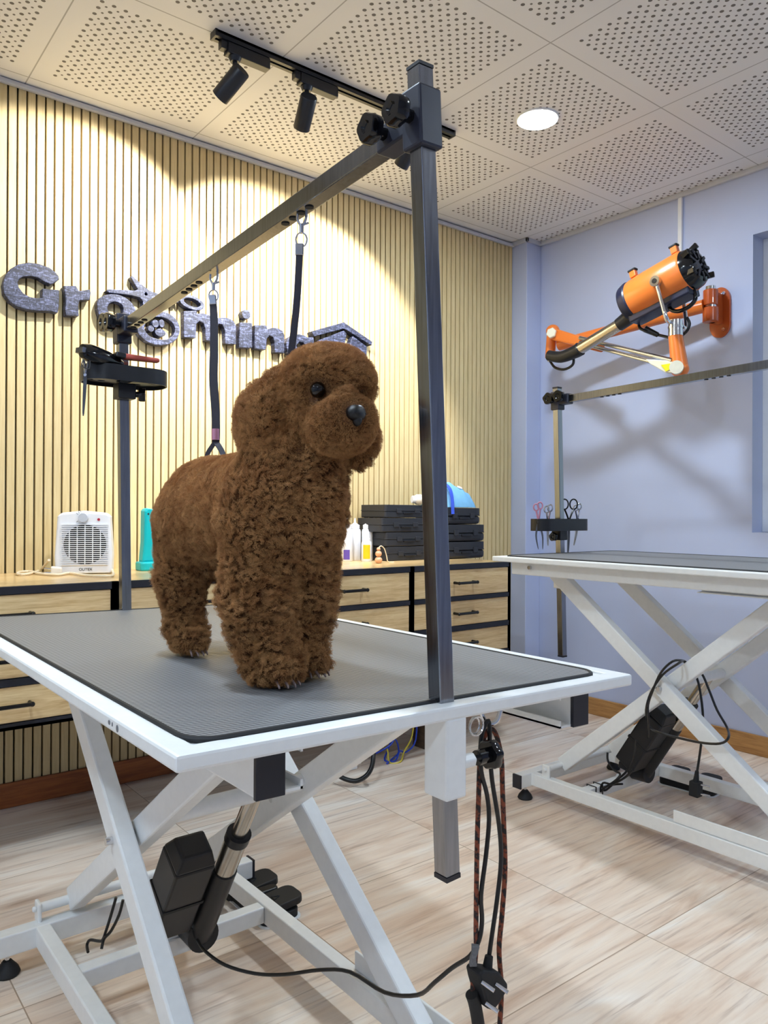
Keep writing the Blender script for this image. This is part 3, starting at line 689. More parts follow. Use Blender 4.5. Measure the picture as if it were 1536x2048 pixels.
# ------------------------------------------------------------------ tool trays and tools
def tray(label, cx, cy, z0, lx, ly, hz, zk, kdir):
    t = thing('tool_tray', label, 'tray', (cx, cy, z0), 'black tool trays on the posts')
    o = MB()
    ax = Matrix.Identity(3); r = ly * 0.42; w = 0.003
    # open tray: wall ring, perforated floor
    pts = []
    hx, hy = lx / 2, ly / 2
    def ringpts(dx):
        a = []
        for px, py, a0 in ((hx - r, hy - r, 0), (-hx + r, hy - r, 90), (-hx + r, -hy + r, 180), (hx - r, -hy + r, 270)):
            for k in range(6):
                tt = math.radians(a0 + 18 * k); a.append((cx + px + (r - dx) * math.cos(tt), cy + py + (r - dx) * math.sin(tt)))
        return a
    op, ip = ringpts(0), ringpts(w); n = len(op)
    vs = [(x, y, z0) for x, y in op] + [(x, y, z0 + hz) for x, y in op] + [(x, y, z0 + hz) for x, y in ip] + [(x, y, z0) for x, y in ip]
    fs = []
    for k in range(4):
        for i in range(n): fs.append((k*n+i, k*n+(i+1)%n, ((k+1)%4)*n+(i+1)%n, ((k+1)%4)*n+i))
    o.add(vs, fs); o.build('tray_wall', 'black', t, smooth=True)
    holes = []
    for k, (hx_, hy_, hr_) in enumerate(((-0.38, 0.2, 0.09), (-0.38, -0.22, 0.09), (-0.24, 0.2, 0.09), (-0.24, -0.22, 0.09), (0.2, 0.24, 0.10), (0.34, -0.15, 0.17), (0.2, -0.25, 0.08))):
        holes.append(arc(cx + hx_ * lx, cy + hy_ * ly, hr_ * lx * 0.5, hr_ * lx * 0.5, 16))
    holes.append([(cx - 0.016, cy - 0.016), (cx + 0.016, cy - 0.016), (cx + 0.016, cy + 0.016), (cx - 0.016, cy + 0.016)])
    prism(ip, holes, lambda a, b, d: (a, b, z0 + 0.008 + d), 0.003).build('tray_floor', 'black', t)
    MB().box(cx - 0.021, cx + 0.021, cy - 0.021, cy + 0.021, z0 - 0.035, z0 + 0.002).build('collar', 'black', t, bevel=0.003)
    kp = V((cx, cy, z0 - 0.022)) + V(kdir) * 0.02
    knob(kp, kdir, 0.016, 0.028, 5).build('knob', 'gloss_black', t, smooth=True)
    return t
tray('black tool tray on the far post, holding clippers and a red grip tool', 0.643, 1.812, 1.287, 0.195, 0.115, 0.036, 0, (0.9, -0.4, 0))
tray('black tool tray on the post before the blue wall, holding scissors', 2.286, 1.845, 0.925, 0.27, 0.085, 0.044, 0, (-1, -0.1, 0))

def scissors(label, p, L, blade_mat, ring_mat, swing=0.0, curve=0.0, open_=0.12, rs=0.013, wd=(0.785, -0.619, 0), sep=0.045):
    """point-down scissors through a tray: p is the pivot, rings above, blades below"""
    t = thing('grooming_scissors', label, 'scissors', p, 'grooming scissors in the trays')
    P = V(p); w = V(wd).normalized(); up = V((math.sin(swing) * w.x, math.sin(swing) * w.y, math.cos(swing)))
    for s in (-1, 1):
        a = up * -1; tip = P + a * L * 0.62 + w * (s * open_ * L * 0.12 + curve * L)
        mid = P + a * L * 0.3 + w * (s * open_ * L * 0.18 + curve * L * 0.3)
        m = MB().ribbon([P + w * s * 0.001 + up * 0.01, P, mid, tip], lambda f: 0.009 * (1 - f) ** 0.6 + 0.0012, 0.0022, w)
        m.build('blade', blade_mat, t)
        rc = P + up * L * (0.33 + (0.04 if s > 0 and sep < 0.06 else 0)) + w * (s * L * sep)
        up2, w2 = up, w
        ring = [rc + up2 * (math.cos(k * math.pi / 5) * rs * 1.35) + w2 * (math.sin(k * math.pi / 5) * rs) for k in range(10)]
        h = MB().tube(ring, 0.0027, 8, closed=True, smooth=3); h.tube([P + up * 0.004, P + up * L * 0.14 + w * s * L * sep * 0.5, rc - up2 * rs * 1.3], 0.0032, 8)
        h.build('finger_ring', ring_mat, t, smooth=True)
    MB().lathe([(0.0035, -0.003), (0.0035, 0.003)], P, V((w.y, -w.x, 0)), 12).build('pivot_screw', 'chrome', t)
    return t
scissors('slim steel scissors hanging from left end of the tray with clippers', (0.546, 1.79, 1.296), 0.15, 'dark_steel', 'chrome', 0.05, 0.0, 0.02, 0.008)
scissors('pink handled scissors at left end of the tray by the blue wall', (2.1556, 1.835, 0.9577), 0.16, 'dark_steel', 'pink', -0.03, 0.03, 0.4, 0.009)
scissors('silver scissors with closed blades second in the tray by the blue wall', (2.2201, 1.845, 0.9574), 0.14, 'silver', 'chrome', 0.03, 0.02, 0.05, 0.009)
scissors('scissors with large black finger rings in the tray by the blue wall', (2.3158, 1.825, 0.9574), 0.20, 'dark_steel', 'gloss_black', 0.0, -0.02, 0.05, 0.014, sep=0.085)
scissors('curved silver scissors at right end of the tray by the blue wall', (2.392, 1.845, 0.9608), 0.15, 'silver', 'chrome', 0.0, -0.09, 0.05, 0.008)

# clippers and red grip tool lying on the tray
t = thing('hair_clipper', 'black cordless hair clipper leaning out of the far tray', 'clipper', (0.5717, 1.77, 1.3359))
ca, cb_ = V((0.5377, 1.76, 1.3422)), V((0.6242, 1.79, 1.333))
dd = (cb_ - ca).normalized()
MB().lathe([(0.004, -0.012), (0.018, -0.009), (0.0235, 0.004), (0.024, 0.03), (0.02, 0.06), (0.014, 0.085), (0.008, 0.098)], ca, dd, 24, sx=1.0, sy=0.8).build('body', 'gloss_black', t, smooth=True)
MB().bar(ca - dd * 0.018, ca - dd * 0.006, 0.026, 0.012, (0, 1, 0)).build('blade_head', 'dark_steel', t, bevel=0.001)
MB().tube([V(ca) + V((-0.008, -0.01, -0.018)), V(ca) + V((-0.012, -0.01, -0.034)), V(ca) + V((0.004, -0.01, -0.038)), V(ca) + V((0.006, -0.01, -0.02))], 0.0013, 6).build('hanging_loop', 'dark_steel', t)
t = thing('slicker_brush', 'red handled brush lying across the far tray', 'brush', (0.6563, 1.765, 1.3426))
ra_, rb_ = V((0.6241, 1.77, 1.345)), V((0.7082, 1.765, 1.3445))
MB().bar(ra_, rb_, 0.024, 0.013, (0, 1, 0), 0.018, 0.01).build('handle', 'red_grip', t, bevel=0.004)
MB().bar(ra_ - V((0.02, 0, -0.002)), ra_ + V((0.004, 0, 0)), 0.026, 0.012, (0, 1, 0)).build('neck', 'dark_metal', t, bevel=0.003)

# ------------------------------------------------------------------ hanging straps
def strap_loop(label, top, pts, w, wd, ring_mat='chrome', mid=None, tail=None):
    t = thing('grooming_strap', label, 'strap', tuple(top), 'black grooming straps on the crossbar')
    T_ = V(top); wv = V(wd).normalized()
    # snap hook over the bar hole, swivel and ring
    m = MB().tube([T_ + V((0, 0, 0.016)), T_ + wv * 0.007 + V((0, 0, 0.009)), T_ + wv * 0.006 - V((0, 0, 0.004)), T_ - V((0, 0, 0.012)), T_ - wv * 0.006 - V((0, 0, 0.004)), T_ - wv * 0.006 + V((0, 0, 0.006))], 0.0021, 8)
    m.cyl(T_ - V((0, 0, 0.010)), T_ - V((0, 0, 0.024)), 0.0038, 0.003, 10).tube([T_ - V((0, 0, 0.012)), T_ + wv * 0.011 - V((0, 0, 0.008))], 0.0018, 6, smooth=0)
    m.build('snap_hook', 'chrome', t, smooth=True)
    rc = T_ - V((0, 0, 0.034))
    MB().tube([rc + wv * (math.sin(k * math.pi / 6) * 0.0085) + V((0, 0, math.cos(k * math.pi / 6) * 0.011)) for k in range(12)], 0.0014, 6, closed=True, smooth=2).build('ring', 'chrome', t, smooth=True)
    MB().ribbon(pts, w, 0.0028, wd).build('webbing', 'strap', t)
    e = V(pts[0]); dv = (V(pts[1]) - e).normalized()
    MB().bar(e - dv * 0.002, e + dv * 0.016, 0.0125, 0.006, wd).build('ferrule', 'chrome', t, bevel=0.001)
    return t
CW = (0.785, -0.619, 0)
s1 = strap_loop('black strap with pink collar hanging over the back of the dog', (0.6291, 1.3107, 1.4191), [(0.6278, 1.3118, 1.3849), (0.6302, 1.3101, 1.3406), (0.6305, 1.31, 1.2852), (0.6301, 1.3105, 1.2298), (0.6333, 1.3082, 1.1744), (0.6343, 1.3076, 1.1283), (0.6336, 1.3081, 1.1135)], lambda f: 0.0125 + 0.003 * math.sin(f * 3.0), CW)
pc = [(0.6335, 1.3082, 1.1394), (0.6336, 1.3081, 1.119)]
MB().cyl(pc[0], pc[1], 0.0075, n=20).build('collar_tube', 'pink', s1, smooth=True)
MB().ribbon([(0.6336, 1.3081, 1.1154), (0.6286, 1.3121, 1.107), (0.6214, 1.3178, 1.0894), (0.6194, 1.3195, 1.0543)], 0.008, 0.0025, CW).ribbon([(0.6336, 1.3081, 1.1154), (0.6342, 1.2949, 1.1062), (0.6363, 1.2807, 1.0881), (0.6309, 1.2596, 1.0525)], 0.010, 0.0025, CW).build('loop', 'strap', s1)
s2 = strap_loop('black strap hanging from the crossbar behind the head of the dog', (0.623, 0.9972, 1.4344), [(0.6208, 0.999, 1.3926), (0.6204, 0.9995, 1.3621), (0.6183, 1.0013, 1.3089), (0.615, 1.0041, 1.2632), (0.6116, 1.0069, 1.2175), (0.6131, 1.0059, 1.1643)], 0.0105, CW)

# ------------------------------------------------------------------ cords on the hook
HX, HY, HZ = (0.7628, 0.73, 0.6946)
lt = thing('slip_leash', 'orange and black braided leash hanging from the table hook', 'leash', (HX, HY, 0.3))
MB().tube([(0.7338, 0.728, 0.2973), (0.7269, 0.728, 0.3498)] + [(0.7331, 0.728, 0.404), (0.7329, 0.728, 0.4373), (0.7341, 0.728, 0.5367), (0.7365, 0.728, 0.6027), (0.739, 0.728, 0.6556), (0.7464, 0.728, 0.6844), (0.7598, 0.728, 0.6935), (0.7716, 0.728, 0.68), (0.7806, 0.728, 0.6475), (0.7829, 0.728, 0.606), (0.7862, 0.728, 0.5503), (0.7886, 0.728, 0.4947), (0.783, 0.728, 0.4346), (0.7774, 0.728, 0.3886), (0.7827, 0.728, 0.332), (0.7781, 0.728, 0.2723)], 0.0035, 10).build('rope', 'leash', lt, smooth=True)
MB().tube([(0.7211, 0.724, 0.352), (0.7277, 0.724, 0.335), (0.7354, 0.724, 0.2988), (0.7394, 0.724, 0.2572)], 0.0085, 14).build('grip', 'rubber', lt, smooth=True)
pc_ = thing('power_cable', 'black power cord with three pin plug looped over the table hook', 'power cord', (HX, HY, 0.4), 'black power cords')
cord = [(0.647, 1.4026, 0.1512), (0.641, 1.3563, 0.1526), (0.6526, 1.2963, 0.1497), (0.6766, 1.2264, 0.1582), (0.6981, 1.1585, 0.1807), (0.7181, 1.079, 0.2185), (0.7342, 1.0153, 0.2392), (0.7416, 0.9331, 0.2435), (0.7352, 0.8489, 0.2836), (0.7214, 0.7959, 0.3331), (0.7266, 0.7663, 0.3652), (0.7275, 0.7336, 0.3954)]
MB().tube(cord + [(0.7346, 0.724, 0.4185), (0.7401, 0.724, 0.4433), (0.738, 0.724, 0.4772), (0.7471, 0.724, 0.5279), (0.7525, 0.724, 0.5734), (0.7485, 0.724, 0.6079), (0.7369, 0.724, 0.6437), (0.7366, 0.724, 0.6837), (0.7441, 0.724, 0.7024), (0.7517, 0.724, 0.7045), (0.7538, 0.724, 0.6672), (0.758, 0.724, 0.626), (0.772, 0.724, 0.5619), (0.7763, 0.724, 0.5133), (0.7687, 0.724, 0.4611), (0.7593, 0.724, 0.4169), (0.7528, 0.724, 0.3855)], 0.0031, 10).build('cable', 'cable', pc_, smooth=True)
pl = [(0.7384, 0.72, 0.3693), (0.716, 0.72, 0.3906), (0.771, 0.72, 0.3674), (0.7376, 0.72, 0.3331), (0.7496, 0.72, 0.3938), (0.7449, 0.72, 0.3715)]
px_, py_, pz_ = pl[0]
sh = [(0.7178, 0.3866), (0.7252, 0.3892), (0.7564, 0.3753), (0.772, 0.3548), (0.7711, 0.3457), (0.7557, 0.3341), (0.7443, 0.3292), (0.7348, 0.3355), (0.7216, 0.3722)]
plug = prism(sh, [], lambda a, b, d: (a, 0.706 + d, b), 0.027).build('plug', 'rubber', pc_, bevel=0.003); plug['_w'] = pc_['_w']
MB().cyl(pl[4], pl[5], 0.0055, 0.0075, 14).build('strain_relief', 'rubber', plug, smooth=True)
pin = MB()
for u in [(0.7222, 0.706, 0.376), (0.7484, 0.706, 0.3636), (0.7298, 0.706, 0.3458)]:
    pin.cyl(u, V(u) + V((0.006, -0.016, -0.006)), 0.0027, n=12)
pin.build('pin', 'chrome', plug, smooth=True)
hk = [(0.7261, 0.722, 0.4157), (0.7243, 0.722, 0.4064), (0.7215, 0.722, 0.4001), (0.7216, 0.722, 0.3909)]
MB().ribbon(hk, lambda f: 0.0105 - 0.003 * math.sin(f * 3.1), 0.009, CW).build('fastening_tape', 'tape', pc_, bevel=0.001)
ck = (0.7103, 0.71, 0.7104)
tag(MB().tube([(ck[0] + 0.009 * math.cos(a * 0.628), ck[1], ck[2] + 0.011 * math.sin(a * 0.628)) for a in range(10)], 0.0013, 6, closed=True, smooth=2).tube([(ck[0] + 0.012 * math.cos(a * 0.628), ck[1] - 0.004, ck[2] + 0.012 * math.sin(a * 0.628)) for a in range(10)], 0.0013, 6, closed=True, smooth=2).build('key_ring', 'chrome', smooth=True), 'small steel ring hanging beside the hook under the near table', 'ring')

# far table cords
pc2 = thing('power_cable', 'black power cord looped over the legs of the table by the blue wall', 'power cord', (2.2, 1.3, 0.4), 'black power cords')
MB().tube([(2.2, 1.414, 0.2701)] + [(2.085, 1.3403, 0.3606), (2.085, 1.3422, 0.4059), (2.085, 1.3254, 0.4546), (2.085, 1.2987, 0.512), (2.085, 1.2611, 0.5508)] + [(2.15, 1.269, 0.5451), (2.15, 1.2511, 0.5389)] + [(2.2, 1.2636, 0.5112)] + [(2.2, 1.2344, 0.5054), (2.2, 1.2103, 0.4598), (2.2, 1.185, 0.4049), (2.2, 1.1541, 0.3596)] + [(2.08, 1.0868, 0.3668), (2.08, 1.1112, 0.3443), (2.08, 1.1708, 0.3331), (2.08, 1.2491, 0.3308), (2.08, 1.3149, 0.3337)] + [(2.2, 1.4141, 0.307)], 0.0036, 8).build('cable', 'cable', pc2, smooth=True)
MB().tube([(2.2, 1.4178, 0.3174)] + [(2.087, 1.3503, 0.3887), (2.087, 1.3334, 0.4453), (2.087, 1.295, 0.5049), (2.087, 1.2461, 0.5455)] + [(2.15, 1.2625, 0.5431)] + [(2.19, 1.266, 0.512)] + [(2.19, 1.2432, 0.49), (2.19, 1.2301, 0.4364), (2.19, 1.2234, 0.3685), (2.19, 1.2295, 0.2919), (2.19, 1.242, 0.2057)], 0.0036, 8).build('cable', 'cable', pc2, smooth=True)
q = [(2.19, 1.242, 0.1981), (2.19, 1.2451, 0.1791), (2.19, 1.2466, 0.1332), (2.19, 1.229, 0.1715), (2.19, 1.2289, 0.1444)]
pg = MB().bar(q[1], q[2], 0.03, 0.03, (0, 1, 0)).build('plug', 'rubber', pc2, bevel=0.003); pg['_w'] = pc2['_w']
MB().cyl(V(q[0]) + V((0, 0, 0.012)), q[1], 0.0055, 0.009, 12).build('strain_relief', 'rubber', pg, smooth=True)
MB().cyl(q[3], V(q[3]) + V((0.004, -0.026, 0)), 0.003, n=10).cyl(q[4], V(q[4]) + V((0.004, -0.026, 0)), 0.003, n=10).build('pin', 'chrome', pg, smooth=True)
bc = thing('cable_bundle', 'bundle of tied black motor cables on the far table base bar', 'cable', (2.17, 1.57, 0.09))
MB().tube([(2.15, 1.5333, 0.2019), (2.15, 1.5313, 0.1745), (2.15, 1.508, 0.151), (2.15, 1.4852, 0.1441)] + [(2.14, 1.4933, 0.1245), (2.14, 1.5353, 0.0883), (2.14, 1.5548, 0.0696), (2.14, 1.5432, 0.1009), (2.14, 1.5065, 0.1078), (2.14, 1.4596, 0.1418), (2.14, 1.4303, 0.1736)], 0.0036, 8).tube([(2.16, 1.4332, 0.2647), (2.16, 1.4402, 0.215), (2.16, 1.464, 0.1606), (2.16, 1.5072, 0.1132), (2.16, 1.5457, 0.0728), (2.16, 1.5694, 0.0694), (2.16, 1.5264, 0.0948), (2.16, 1.4825, 0.1103)], 0.0036, 8).build('cable', 'cable', bc, smooth=True)
bt_ = MB()
for yy in (1.545, 1.50):
    pass
yi2 = 1.864 - 0.31
for xx in (2.115, 2.15):
    bt_.tube([(xx, yi2 - 0.002, 0.047), (xx, yi2 - 0.002, 0.09), (xx, yi2 + 0.034, 0.09), (xx, yi2 + 0.034, 0.047)], 0.0022, 6, closed=True, smooth=0)
bt_.build('tie', 'rubber', bc)
# near table: thin motor leads
tag(MB().tube([(0.5634, 1.6211, 0.1733), (0.5553, 1.6276, 0.1364), (0.5472, 1.6341, 0.1026), (0.5449, 1.6487, 0.078), (0.5407, 1.6648, 0.0703), (0.5337, 1.6958, 0.0612), (0.5287, 1.6998, 0.0504), (0.5241, 1.6779, 0.0467)], 0.0032, 8).tube([(0.5679, 1.5921, 0.1782), (0.5615, 1.5972, 0.1469), (0.5521, 1.6175, 0.1081), (0.544, 1.6367, 0.0857), (0.5367, 1.6298, 0.0703)], 0.0032, 8).build('motor_lead', 'cable', smooth=True), 'thin black motor lead looping onto the near table base bar', 'cable')

# foot pedals
def pedal(label, c, ang, far=False):
    t = thing('foot_pedal', label, 'pedal', (c[0], c[1], 0), 'black foot pedals')
    rz = Matrix.Rotation(ang, 3, 'Z'); cc = V(c)
    def P(x, y, z): return cc + rz @ V((x, y, z))
    m = MB().rbox(P(0, 0, 0.012), (0.10, 0.20, 0.02), 0.02, rz); m.build('base', 'rubber', t, bevel=0.002)
    MB().rbox(P(0, 0, 0.0015), (0.11, 0.21, 0.003), 0.02, rz).build('base_plate', 'white_steel', t)
    for s in (-1, 1):
        rr = rz @ Matrix.Rotation(math.radians(-5), 3, 'Y')
        pd = MB().rbox(P(0.008, s * 0.058, 0.034), (0.115, 0.075, 0.018), 0.022, rr); o = pd.build('treadle', 'rubber', t, bevel=0.003); o['_w'] = t['_w']
        tri = MB(); 
        a = [P(0.008 - 0.012, s * 0.058 - 0.009, 0.0437), P(0.008 - 0.012, s * 0.058 + 0.009, 0.0437), P(0.008 + 0.006, s * 0.058, 0.0437 + 0.0014)]
        tri.tube(a, 0.0011, 6, closed=True, smooth=0).build('arrow_mark', 'dark_metal', o)
    MB().rbox(P(-0.005, 0, 0.03), (0.09, 0.03, 0.026), 0.012, rz).build('housing', 'black', t, bevel=0.004)
    return t
pedal('black two-treadle foot pedal on the floor under the near table', (0.958, 1.7, 0), 0.0)
pedal('black foot pedal on the floor under the table by the blue wall', (2.6, 1.5, 0), 0.1)

# ------------------------------------------------------------------ wall dryer
t = thing('wall_dryer', 'orange wall mounted pet dryer on a folding arm', 'pet dryer', (XB, 1.697, 1.855))
pl_ = prism(arc(1.697, 1.905, 0.045, 0.055, 20, 0, 180) + arc(1.697, 1.80, 0.045, 0.055, 20, 180, 360), [], lambda a, b, d: (XB - 0.012 + d, a, b), 0.0115)
pl_.build('wall_plate', 'rust_orange', t, bevel=0.004)
br = MB().box(3.09, XB - 0.01, 1.682, 1.712, 1.80, 1.93).cyl((3.085, 1.697, 1.80), (3.085, 1.697, 1.86), 0.032, n=24).cyl((3.085, 1.697, 1.87), (3.085, 1.697, 1.935), 0.03, n=24)
br.build('hinge', 'rust_orange', t, bevel=0.003, smooth=True)
for za_, zb_, rz_ in ((1.93, 1.95, 0.021), (1.858, 1.872, 0.024)): MB().cyl((3.085, 1.697, za_), (3.085, 1.697, zb_), rz_, n=20).build('hinge_pin', 'chrome', t, smooth=True)
sc_ = MB()
for zz in (1.93, 1.775): sc_.cyl((XB - 0.02, 1.697 - 0.02, zz), (XB - 0.01, 1.697 - 0.02, zz), 0.008, n=6)
sc_.build('screw', 'chrome', t)
a0, a1 = V((3.07, 1.7176, 1.8698)), V((2.95, 2.3889, 1.802))
MB().cyl(a0, a1, 0.028, n=24).build('upper_arm', 'orange', t, smooth=True)
e0, e1 = V((2.94, 2.4237, 1.8743)), V((2.94, 2.4353, 1.7453))
MB().cyl(e0 + V((0, 0, 0.004)), e1, 0.024, n=22).ell(e0 + V((0, -0.004, 0)), (0.03, 0.034, 0.03)).build('elbow', 'orange', t, smooth=True)
MB().cyl(e1, e1 - V((0, 0, 0.018)), 0.012, n=16).build('elbow_pin', 'silver', t, smooth=True)
f0, f1 = V((2.91, 2.3929, 1.8497)), V((2.875, 2.0854, 1.7266))
MB().bar(f0, f1, 0.03, 0.056, (1, 0, 0), 0.03, 0.04).build('forearm_cover', 'orange', t, bevel=0.008)
fw = (f1 - f0).normalized()
MB().lathe([(0.0255, 0), (0.0255, 0.012), (0.022, 0.015)], V((2.885, 2.3783, 1.8458)), (-1, -0.4, 0.1), 6).build('elbow_cap', 'cream_metal', t)
g0, g1 = V((2.87, 2.204, 1.7754)), V((2.75, 1.6683, 1.5713))
up_ = V((0, 0, 1))
MB().cyl(g0 + up_ * 0.016, g1 + up_ * 0.02, 0.009, n=14).cyl(g0 - up_ * 0.006, g1 - up_ * 0.008, 0.009, n=14).build('forearm_rod', 'chrome', t, smooth=True)
gp_ = [(2.745, 1.787, 1.6146), (2.745, 1.6654, 1.5879), (2.745, 1.6418, 1.559), (2.745, 1.6502, 1.5388), (2.745, 1.6976, 1.5474), (2.745, 1.7642, 1.591)]
mb = MB(); n_ = len(gp_); mb.add([V(p) for p in gp_] + [V(p) + V((0.03, 0.0, 0)) for p in gp_], [tuple(range(n_)), tuple(range(2*n_-1, n_-1, -1))] + [(i, (i+1)%n_, n_+(i+1)%n_, n_+i) for i in range(n_)])
mb.build('forearm_bracket', 'cream_metal', t, bevel=0.003)
yp = [(2.743, 1.714, 1.5792), (2.743, 1.6748, 1.5793), (2.743, 1.6704, 1.5571), (2.743, 1.692, 1.5504)]
MB().add([V(p) for p in yp] + [V(p) - V((0.0012, 0, 0)) for p in yp], [(0,1,2,3),(7,6,5,4),(0,1,5,4),(1,2,6,5),(2,3,7,6),(3,0,4,7)]).build('warning_sticker', 'yellow', t)
u0, u1 = V((2.775, 1.671, 1.6912)), V((2.775, 1.6512, 1.564))
MB().cyl(u0, u1 - V((0, 0, 0.012)), 0.027, 0.034, 24).ell(u1 - V((0, 0, 0.008)), (0.03, 0.036, 0.03)).build('wrist', 'orange', t, smooth=True)
MB().cyl(u1 + V((-0.02, 0, -0.005)), u1 + V((-0.043, -0.01, -0.005)), 0.026, n=24).build('wrist_cap', 'cream_metal', t, smooth=True)
MB().cyl(u0, u0 + V((0, 0, 0.062)), 0.028, 0.026, 24).lathe([(0.029, 0), (0.029, 0.008)], u0 + V((0, 0, 0.03)), (0,0,1), 24).build('wrist_collar', 'chrome', t, smooth=True)
# blower body
B0, B1 = V((2.775, 1.859, 1.8696)), V((2.775, 1.6024, 1.9386))
ba = (B1 - B0).normalized(); BL = (B1 - B0).length; R_ = 0.086
MB().lathe([(0.055, -0.004), (R_ * 0.93, 0.0), (R_ * 0.97, 0.02), (R_, BL * 0.3), (R_, BL * 0.93), (R_ * 0.95, BL * 0.96)], B0, ba, 40).build('blower_body', 'orange', t, smooth=True)
bd = ba.cross(V((1, 0, 0))).normalized()
if bd.z > 0: bd = -bd
sh_ = MB().lathe([(R_ * 0.5, -0.045), (R_ * 0.88, -0.035), (R_ * 0.985, -0.005), (R_ * 0.985, 0.006), (R_ * 0.9, 0.012)], B0, ba, 40)
sh_.bar(B0 + bd * R_ * 0.93 - ba * 0.02, B0 + bd * R_ * 0.98 + ba * (BL * 0.95), 0.085, 0.034, (1, 0, 0))
sh_.build('lower_shell', 'navy', t, bevel=0.006, smooth=True)
MB().lathe([(R_ * 0.95, BL * 0.95), (R_ * 0.9, BL + 0.012), (R_ * 0.78, BL + 0.03), (R_ * 0.6, BL + 0.034), (R_ * 0.55, BL + 0.028), (R_ * 0.3, BL + 0.03)], B0, ba, 36).build('end_cap', 'gloss_black', t, smooth=True)
sl_ = MB()
for k in range(9):
    aa = 2 * math.pi * k / 9; sd = V((1, 0, 0)) * math.cos(aa) + bd * math.sin(aa)
    c_ = B0 + ba * (BL + 0.032) + sd * R_ * 0.55; sl_.bar(c_ - sd * 0.02, c_ + sd * 0.02, 0.008, 0.012, ba)
sl_.build('vent_rib', 'black', t, bevel=0.001)
for k, (aa, rr_) in enumerate(((150, 0.8), (205, 0.85), (270, 0.8), (20, 0.82))):
    sd = V((1, 0, 0)) * math.cos(math.radians(aa)) + bd * math.sin(math.radians(aa))
    p_ = B0 + ba * (BL + 0.008) + sd * R_ * rr_
    MB().bar(p_, p_ + ba * 0.035 + sd * 0.012, 0.022, 0.014, bd).build('cap_lug', 'gloss_black', t, bevel=0.003)
for f_, in ((0.14,), (0.86,)):
    p_ = B0 + ba * (BL * f_) - bd * R_ * 0.97 - V((0.02, 0, 0))
    MB().bar(p_, p_ - bd * 0.028, 0.028, 0.022, ba).build('lug', 'orange', t, bevel=0.003)
    MB().bar(p_ - bd * 0.026, p_ - bd * 0.036, 0.036, 0.026, ba).build('latch', 'rubber', t, bevel=0.004)
# yoke around the body
yk = V((2.685, 1.7008, 1.896)); ye = V((2.7, 1.6621, 1.7406))
MB().tube([yk, yk + (ye - yk) * 0.5, ye, u0 + V((-0.01, 0.008, 0.055)), u0 + V((0.0, 0, 0.05))], 0.0085, 12, smooth=4).tube([yk + V((0.185, 0, 0)), ye + V((0.155, 0.01, 0)), u0 + V((0.04, 0.01, 0.06)), u0 + V((0.0, 0, 0.05))], 0.0085, 12).build('yoke', 'chrome', t, smooth=True)
MB().cyl(yk + V((-0.012, 0, 0)), yk + V((0.012, 0, 0)), 0.021, n=24).build('yoke_bolt', 'chrome', t, smooth=True)
MB().cyl(yk + V((-0.014, 0, 0)), yk + V((-0.0115, 0, 0)), 0.010, n=16).build('bolt_socket', 'dark_metal', t)
# nozzle
n0, n1, n2 = V((2.775, 1.873, 1.8103)), V((2.775, 1.9308, 1.784)), V((2.775, 2.1579, 1.7072))
MB().cyl(n0 + (n0 - n1) * 0.8, n1, 0.036, 0.028, 24).build('nozzle_collar', 'black', t, smooth=True)
MB().cyl(n1, n2, 0.0255, n=24).build('nozzle_tube', 'silver', t, smooth=True)
n3, n4 = V((2.775, 2.2356, 1.6972)), V((2.775, 2.3045, 1.7149))
MB().tube([n2 + (n1 - n2) * 0.12, n2, n3, n4], 0.03, 20, smooth=5, rr=(0.031, 0.024)).build('nozzle_tip', 'black', t, smooth=True)
MB().tube([(2.8, 2.3193, 1.6951), (2.8, 2.29, 1.6608), (2.8, 2.2384, 1.6441), (2.8, 2.1908, 1.6575), (2.8, 2.1855, 1.6903), (2.8, 2.1967, 1.7169)], 0.006, 8).build('loop_cord', 'cable', t, smooth=True)
MB().tube([(2.8, 1.8307, 1.8266), (2.8, 1.8493, 1.7973), (2.8, 1.8491, 1.762), (2.8, 1.8187, 1.7418)] + [(2.83, 1.7963, 1.7299), (2.83, 1.7508, 1.7115), (2.83, 1.7019, 1.6968), (2.83, 1.6587, 1.713), (2.83, 1.6438, 1.7419), (2.83, 1.6546, 1.7698)], 0.006, 8).cyl((2.81, 1.8299, 1.7537), (2.83, 1.7825, 1.7233), 0.014, 0.01, 12).build('supply_cord', 'cable', t, smooth=True)
MB().tube([(2.775, 1.6846, 1.8262), (2.775, 1.6997, 1.8156), (2.775, 1.6844, 1.7945), (2.775, 1.6522, 1.786), (2.775, 1.6101, 1.7968), (2.775, 1.5874, 1.821), (2.775, 1.5937, 1.8513), (2.775, 1.6062, 1.8677)], 0.008, 10).build('grab_handle', 'gloss_black', t, smooth=True)

